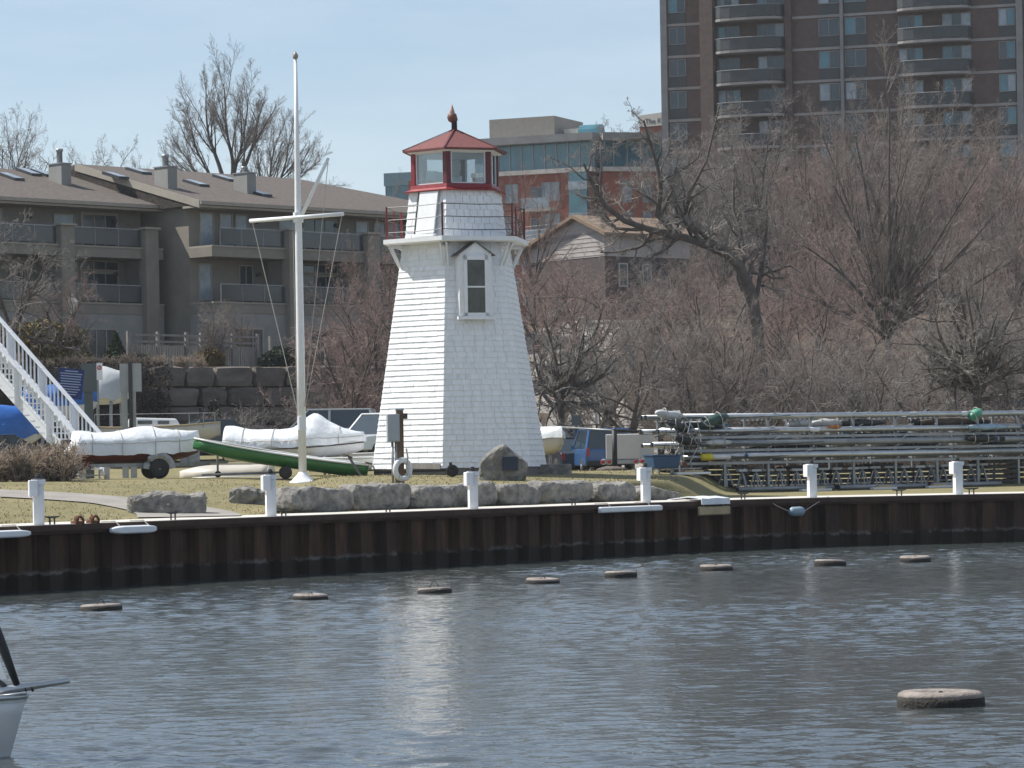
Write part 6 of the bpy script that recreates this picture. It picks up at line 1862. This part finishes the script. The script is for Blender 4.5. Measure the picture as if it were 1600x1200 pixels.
# --- large fan shaped tree
Yt = 166; base = GP(1388, Yt)
stems = []
for a, b_, c, d, e, f in ((1380, 480, 1345, 380, 1300, 290), (1384, 470, 1362, 350, 1340, 220), (1388, 470, 1382, 330, 1378, 170), (1390, 470, 1402, 340, 1412, 190), (1393, 475, 1430, 360, 1470, 230), (1396, 480, 1450, 390, 1530, 260),
                          (1376, 500, 1320, 430, 1255, 380), (1376, 520, 1300, 480, 1235, 455), (1398, 500, 1470, 430, 1560, 330), (1396, 510, 1480, 470, 1575, 410), (1386, 480, 1335, 340, 1290, 210), (1392, 480, 1440, 330, 1490, 190)):
    stems.append(([(0, 0, -.4)] + ctl([(1388, 560), (a, b_), (c, d), (e, f)], random.uniform(-3, 3)), .19, .03))
plant(tree_meshes('fan', stems, mod(SPEC_FAN, n=[10, 8, 6, 5], len=[.34, .42, .42, .5], t0=[.3, .15, .1, .1], drift=(.02, 0, 0), rr=[.5, .5, .6, .7]), 15, 'twig_brown'), base, 0, 1, 'large fan shaped bare tree spreading before the tower')
# --- tree at the right edge
Yt = 124; base = GP(1528, Yt)
stems = []
for a, b_, c, d, e, f in ((1522, 590, 1516, 530, 1500, 450), (1520, 595, 1480, 560, 1455, 500), (1530, 590, 1560, 540, 1590, 480), (1528, 590, 1535, 510, 1545, 430), (1534, 600, 1585, 580, 1625, 545), (1518, 600, 1470, 600, 1445, 570), (1515, 560, 1490, 500, 1465, 440)):
    stems.append(([(0, 0, -.4)] + ctl([(1527, 625), (a, b_), (c, d), (e, f)], random.uniform(-1.5, 1.5)), .20, .03))
plant(tree_meshes('right', stems, mod(SPEC_GN, n=[9, 7, 6, 5], len=[.36, .42, .45, .5], wig=[.14, .18, .2, .2]), 18, 'twig_grey'), base, 0, 1, 'bare tree with a short thick trunk beside the dark shed')
# --- crooked tree right of the lighthouse
Yt = 132; base = GP(876, Yt)
stems = []
for a, b_, c, d, e, f in ((872, 612, 842, 590, 832, 540), (874, 610, 868, 560, 850, 500), (878, 612, 900, 580, 915, 520), (880, 615, 930, 595, 962, 560), (870, 615, 838, 610, 815, 585), (880, 610, 905, 560, 945, 530)):
    stems.append(([(0, 0, -.4)] + ctl([(876, 632), (a, b_), (c, d), (e, f)], random.uniform(-1.5, 1.5)), .19, .03))
plant(tree_meshes('crook', stems, mod(SPEC_GN, n=[8, 7, 6, 5], len=[.34, .4, .45, .5]), 21, 'twig_grey'), base, 0, 1, 'crooked dark bare tree just right of the lighthouse wall')
# --- other trees that can be told apart
def put(px, Y, pyt, proto, rz, lab, wide=1.0, grp=None, name='bare_tree', cat='tree'):
    b_ = GP(px, Y); hgt_ = max(1.0, P(px, pyt, Y).z - b_.z)
    k = hgt_ / PH[proto]
    return plant(PROTO[proto], b_, rz, k * wide, lab, grp, name, cat, sz=k)
put(1178, 226, 150, 'up0', .4, 'tall bare tree before the left curved balconies of the tower', .9)
put(1290, 230, 190, 'up2', 2.4, 'reddish bare tree before the middle windows of the tower', .9)
put(1560, 226, 200, 'up2', 3.3, 'reddish bare tree before the right columns of the tower', 1.0)
put(838, 196, 262, 'up2', 1.3, 'reddish bare tree before the brick condominium balconies', .75)
put(588, 146, 405, 'up2', 5.1, 'reddish bare tree left of the sunlit lighthouse wall', .95)
put(548, 143, 470, 'gn1', 2.2, 'low reddish tree between flagpole and lighthouse', .9)
put(612, 150, 330, 'up2', 2.0, 'reddish bare tree half hidden behind the lighthouse left edge', .7)
put(22, 148, 325, 'gn2', .9, 'bare grey tree before the left end of the left townhouse', .9)
put(95, 150, 420, 'gn1', 3.9, 'low bare tree before the lamp post', .8)
put(500, 147, 572, 'gn2', 1.1, 'pale bare sapling against the stone wall right of the flagpole', .7)
put(330, 158, 470, 'sh0', 1.0, 'bare shrub behind the board fence', 1.2, None, 'bare_shrub', 'shrub')
put(380, 160, 478, 'sh0', 3.0, 'bare shrub at the right end of the board fence', 1.2, None, 'bare_shrub', 'shrub')
rg = random.Random(5)
for px, Y, t_, pr_ in ((925, 140, 480, 'gn0'), (985, 138, 500, 'gn2'), (1032, 142, 480, 'up1'), (1085, 139, 495, 'gn0'), (1140, 143, 470, 'up0'), (1205, 140, 500, 'gn0'), (1255, 138, 520, 'gn2'), (1310, 141, 500, 'gn0'), (1370, 138, 520, 'gn2'), (1440, 141, 490, 'gn0'), (1600, 140, 480, 'gn2'),
                       (880, 152, 420, 'gn1'), (950, 158, 430, 'gn0'), (1030, 165, 430, 'up0'), (1110, 160, 420, 'gn1'), (1220, 168, 390, 'up2'), (1280, 175, 360, 'up2'), (1460, 178, 330, 'up0'), (1520, 172, 360, 'up2'), (1590, 180, 320, 'up0'), (1640, 165, 400, 'up1'),
                       (850, 170, 400, 'gn1'), (905, 178, 400, 'gn1'), (1070, 190, 390, 'up0'), (1130, 196, 330, 'up1'), (1230, 205, 280, 'up0'), (1330, 212, 250, 'up2'), (1400, 216, 240, 'up0'), (1480, 210, 250, 'up2'), (1620, 208, 260, 'up2'), (1545, 195, 330, 'up1'), (1180, 180, 400, 'gn0'), (1350, 190, 330, 'gn1'), (1690, 190, 300, 'up0'),
                       (1075, 236, 225, 'up1'), (1120, 244, 190, 'up0'), (1215, 242, 215, 'up2'), (1255, 250, 225, 'up0'), (1310, 246, 195, 'up1'), (1365, 240, 170, 'up0'), (1430, 250, 180, 'up2'), (1495, 244, 185, 'up0'), (1530, 252, 190, 'up1'), (1610, 244, 210, 'up0'), (1000, 226, 330, 'gn0'), (960, 215, 360, 'gn1'),
                       (1260, 156, 440, 'gn1'), (1330, 160, 430, 'gn0'), (1500, 156, 430, 'gn0'), (1570, 158, 430, 'gn2'), (1090, 176, 400, 'gn0'), (1010, 182, 410, 'gn2')):
    put(px, Y, t_, pr_, rg.uniform(0, 6.28), 'bare brown tree tangled among many others on the wooded hill', rg.uniform(.85, 1.15), 'tangled trees on the wooded hill')

# --- leafy shrubs
def leaf_cloud(n, fn, size, m, seed):
    rgn = np.random.default_rng(seed)
    C = fn(rgn, n)
    a = norm(rgn.normal(size=(n, 3))); b_ = norm(np.cross(a, rgn.normal(size=(n, 3))))
    s = size * rgn.uniform(.6, 1.4, (n, 1))
    V = np.stack([C - a * s, C - b_ * s * .45, C + a * s, C + b_ * s * .45], 1).reshape(-1, 3)
    F = np.arange(n * 4).reshape(n, 4)
    return np_mesh('foliage', V, F, M[m], False)
# --- thickets: masses of twigs nobody could count
def thicket(name, label, spots, twig, seed, kind='stuff', hgt_=1.0):
    rgn = np.random.default_rng(seed)
    Vs, Fs, off = [], [], 0
    st_ = []
    for (x, y, z, s) in spots:
        for _ in range(5):
            a = rgn.uniform(0, 6.28); sp = rgn.uniform(.2, .8) * s; hh = rgn.uniform(.6, 1.15) * s * hgt_
            st_.append(np.array([(x, y, z - .1), (x + math.cos(a) * sp * .4, y + math.sin(a) * sp * .4, z + hh * .5), (x + math.cos(a) * sp, y + math.sin(a) * sp, z + hh)]))
    Pp = np.stack([resample(s, 5) for s in st_]); Rr = np.tile(np.linspace(.022, .008, 5), (len(st_), 1)); Ls = np.linalg.norm(np.diff(Pp, axis=1), axis=-1).sum(1)
    for s in [None, dict(n=7, t0=.15, ang=(20, 60), len=.5, rr=.6, rmin=.010, np=4, wig=.2, up=.05, sides=3), dict(n=5, t0=.1, ang=(25, 65), len=.5, rr=.7, rmin=.008, np=3, wig=.2, up=.03, sides=3, tip=.6, rfloor=.006)]:
        if s: Pp, Rr, Ls = branch_out(rgn, Pp, Rr, Ls, s)
        v, f = tubes(Pp, Rr, 3)
        Vs.append(v); Fs.append(f + off); off += len(v)
    o = inst(name, np_mesh(name, np.concatenate(Vs), np.concatenate(Fs), M[twig]))
    return tag(o, label, 'brush', kind=kind)
def scatter(n, px0, px1, Y0, Y1, s0, s1, seed):
    r_ = random.Random(seed); out = []
    for _ in range(n):
        Y = r_.uniform(Y0, Y1); p_ = GP(r_.uniform(px0, px1), Y)
        out.append((p_.x, p_.y, p_.z, r_.uniform(s0, s1)))
    return out
roadclear = lambda L: [s for s in L if not (abs(s[0] - np.interp(s[1], [132, 145, 158, 172, 190, 205], [6.5, 5.2, 3.6, 3.0, 4.5, 9.5])) < 3.2 and s[1] < 200)]
thicket('hill_brush', 'tangled bare brush covering the lower hillside', roadclear(scatter(200, 990, 1660, 135, 165, 1.6, 3.2, 1)), 'twig_brown', 1)
thicket('upper_brush', 'reddish bare brush covering the upper hillside', roadclear(scatter(170, 830, 1700, 160, 235, 2.2, 4.2, 2)), 'twig_red', 2)
thicket('road_brush', 'grey brush beside the hill road', roadclear(scatter(36, 830, 1060, 138, 175, 1.0, 2.0, 3)), 'twig_grey', 3)
ws = []
r_ = random.Random(9)
for _ in range(60):
    t_ = r_.uniform(-12, 1.0); c = W0 + WD * t_ + WN * r_.uniform(-.1, .6)
    ws.append((c.x, c.y, 7.2, r_.uniform(.25, .6)))
thicket('wall_brush', 'dry brush hanging along the top of the stone wall', ws, 'twig_tan', 4)
vs2 = []
for _ in range(46):
    t_ = r_.uniform(-13, -2.5); c = W0 + WD * t_ + WN * -.95
    vs2.append((c.x, c.y, r_.uniform(2.5, 6.6), r_.uniform(.7, 1.3)))
o = thicket('wall_vines', 'dark dry vines covering the left part of the stone wall', vs2, 'bark', 5)
ws = []
for _ in range(34):
    t_ = r_.uniform(-2, 14); c = W0 + WD * t_ + WN * r_.uniform(-3.5, -1.2)
    ws.append((c.x, c.y, h(c.x, c.y), r_.uniform(.8, 2.2)))
thicket('wall_foot_brush', 'bare saplings and brush at the foot of the stone wall', ws, 'twig_grey', 6)
thicket('terrace_brush', 'reddish brush on the bank right of the stone wall', scatter(46, 520, 640, 140, 160, 1.6, 3.0, 11), 'twig_red', 11)
thicket('bank_brush', 'tall grey brush hiding the foot of the leaning tree', scatter(44, 1060, 1330, 139, 147, 3.0, 5.0, 15), 'twig_brown', 15)
def wall_fn(rgn, n):
    tt = rgn.uniform(-15, -1.5, n); zz_ = rgn.uniform(3.2, 7.45, n)
    keep = np.sin(tt * 2.1) * .9 + np.sin(tt * 5.3) * .5 + 5.3 - (tt + 8.5) * .12
    zz_ = np.where(zz_ < keep - 1.6, 7.45 - (7.45 - zz_) * .45, zz_)
    off_ = -.98 - rgn.uniform(0, .35, n)
    return np.stack([W0.x + WD.x * tt + WN.x * off_, W0.y + WD.y * tt + WN.y * off_, zz_], -1)
o = inst('wall_ivy', leaf_cloud(11000, wall_fn, .085, 'vine', 31))
tag(o, 'dark brown dead ivy draped over the stone wall', 'ivy', kind='stuff')
# brush heap by the stairs
ws = []
for _ in range(46):
    p_ = GP(r_.uniform(-40, 112), r_.uniform(90.5, 94))
    ws.append((p_.x, p_.y, p_.z, r_.uniform(.45, .95)))
o = thicket('brush_heap', 'heap of dry cut branches at the foot of the white stairs', ws, 'twig_tan', 7, hgt_=1.0)
del o['kind']
o2 = thicket('heap_core', '', [(a, b_, c, d * .8) for a, b_, c, d in ws], 'bark', 8, None)
o2.parent = o
for k in ('label', 'category'):
    if k in o2: del o2[k]

def ell(rx, ry, rz, lumps, seed):
    def fn(rgn, n):
        d = norm(rgn.normal(size=(n, 3))); d[:, 2] = np.abs(d[:, 2])
        r_ = rgn.uniform(.55, 1, (n, 1)) ** .5
        ph = np.sin(d[:, :1] * 5 + seed) * np.cos(d[:, 1:2] * 6 + seed * 2) * lumps + np.sin(d[:, 2:3] * 9 + seed) * lumps * .6
        return d * r_ * (1 + ph) * np.array([rx, ry, rz])
    return fn
def cone(rx, hh):
    def fn(rgn, n):
        z = rgn.uniform(0, 1, n) ** 1.5; a = rgn.uniform(0, 6.28, n); r_ = rx * (1 - z) * rgn.uniform(.7, 1.05, n) + .03
        return np.stack([r_ * np.cos(a), r_ * np.sin(a), z * hh], -1)
    return fn
def leafy(name, px, Y, fn, n, size, m, lab, seed, cat='shrub', stem=True):
    b_ = GP(px, Y)
    g = thing(name, lab, cat, b_, 0)
    inst('foliage', leaf_cloud(n, fn, size, m, seed), g)
    if stem: inst('stems', PROTO['sh2'][0], g).scale = (.35, .35, .35)
    return g
leafy('autumn_bush', 62, 151, ell(2.6, 1.6, 2.3, .12, 1), 9000, .10, 'leaf_orange', 'wide orange brown leafy bush above the staircase', 1)
leafy('autumn_bush', 8, 150, ell(1.6, 1.4, 1.9, .12, 4), 5000, .10, 'leaf_orange', 'smaller rust coloured bush at the left edge above the stairs', 4)
leafy('conifer_shrub', 183, 153.5, cone(.75, 1.75), 5000, .08, 'leaf_green', 'small dark green cone shaped evergreen at the fence end', 2, 'evergreen')
leafy('green_hedge', 447, 158, ell(1.5, .8, 1.15, .06, 3), 7000, .07, 'leaf_dark', 'dark green hedge right of the board fence', 3, 'hedge')
leafy('ivy_clump', 335, 149.0, ell(.5, .4, 2.6, .1, 6), 0 + 2500, .08, 'leaf_dark', 'dark ivy clump hanging on the stone wall', 6, 'ivy')
leafy('green_shrub', 212, 152.5, ell(1.0, .6, .75, .1, 8), 3500, .07, 'leaf_green', 'low green shrub right of the cone evergreen', 8)
leafy('pale_shrub', 330, 153.2, ell(.75, .5, 1.0, .12, 9), 2200, .07, 'leaf_orange', 'pale leafy shrub before the middle of the board fence', 9)

# ------------------------------------------------------------------ grass blades and dead leaves on the lawn
rgn = np.random.default_rng(88)
def lawn_points(n, px0, px1, v0, v1):
    out = []
    r_ = random.Random(n)
    while len(out) < n:
        v = v0 + (v1 - v0) * r_.random() ** 1.3
        p_, _ = on_quay_fast(r_.uniform(px0, px1), v)
        out.append((p_[0], p_[1], h(p_[0], p_[1])))
    return np.array(out)
_qx = np.linspace(-30, 40, 1400); _qy = np.array([q(x) for x in _qx])
def on_quay_fast(px, v):
    pxs = 800 + _qx * FPX / (_qy + v)
    X = float(np.interp(px, pxs, _qx))
    return (X, q(X) + v), 0
C = lawn_points(7000, -40, 1060, CAPV + .1, 24)
_pc = np.array([(-20, 80.5), (-14.0, 82.5), (-10.3, 82.2), (-8.6, 80.0), (-7.9, 77.6), (-7.6, 75.0)])
_pl = resample(np.c_[_pc, np.zeros(6)], 60)[:, :2]
C = C[np.min(np.linalg.norm(C[:, None, :2] - _pl[None], axis=-1), axis=1) > 1.55]
n = len(C)
a_ = rgn.uniform(0, 6.28, n); hh = rgn.uniform(.02, .055, n) * rgn.uniform(.6, 1.2, n); ww = rgn.uniform(.006, .02, n)
dx, dy = np.cos(a_) * ww, np.sin(a_) * ww
lx, ly = rgn.normal(0, .03, n), rgn.normal(0, .03, n)
V = np.stack([np.stack([C[:, 0] - dx, C[:, 1] - dy, C[:, 2] - .01], -1), np.stack([C[:, 0] + dx, C[:, 1] + dy, C[:, 2] - .01], -1),
              np.stack([C[:, 0] + dx * .4 + lx, C[:, 1] + dy * .4 + ly, C[:, 2] + hh], -1), np.stack([C[:, 0] - dx * .4 + lx, C[:, 1] - dy * .4 + ly, C[:, 2] + hh * .9], -1)], 1).reshape(-1, 3)
o = inst('grass', np_mesh('grass', V, np.arange(n * 4).reshape(n, 4), mat('grass_blade', (.23, .205, .095), .9, .15, .6, base2=(.33, .27, .145)), False))
tag(o, 'short dormant grass blades on the lawn', 'grass', kind='stuff')
# ------------------------------------------------------------------ thin spring haze
hm = bpy.data.materials.new('haze_air'); hm.use_nodes = True
t = hm.node_tree
t.nodes.remove(t.nodes['Principled BSDF'])
pv = t.nodes.new('ShaderNodeVolumePrincipled')
pv.inputs['Color'].default_value = (.86, .92, 1.0, 1)
pv.inputs['Density'].default_value = 0.00016
pv.inputs['Anisotropy'].default_value = 0.0
t.links.new(pv.outputs[0], t.nodes['Material Output'].inputs['Volume'])
hz = MB().box(-700, 700, -260, 2600, -2.0, 62).build('haze', hm)
tag(hz, 'thin pale haze over the harbour', 'haze', kind='stuff')
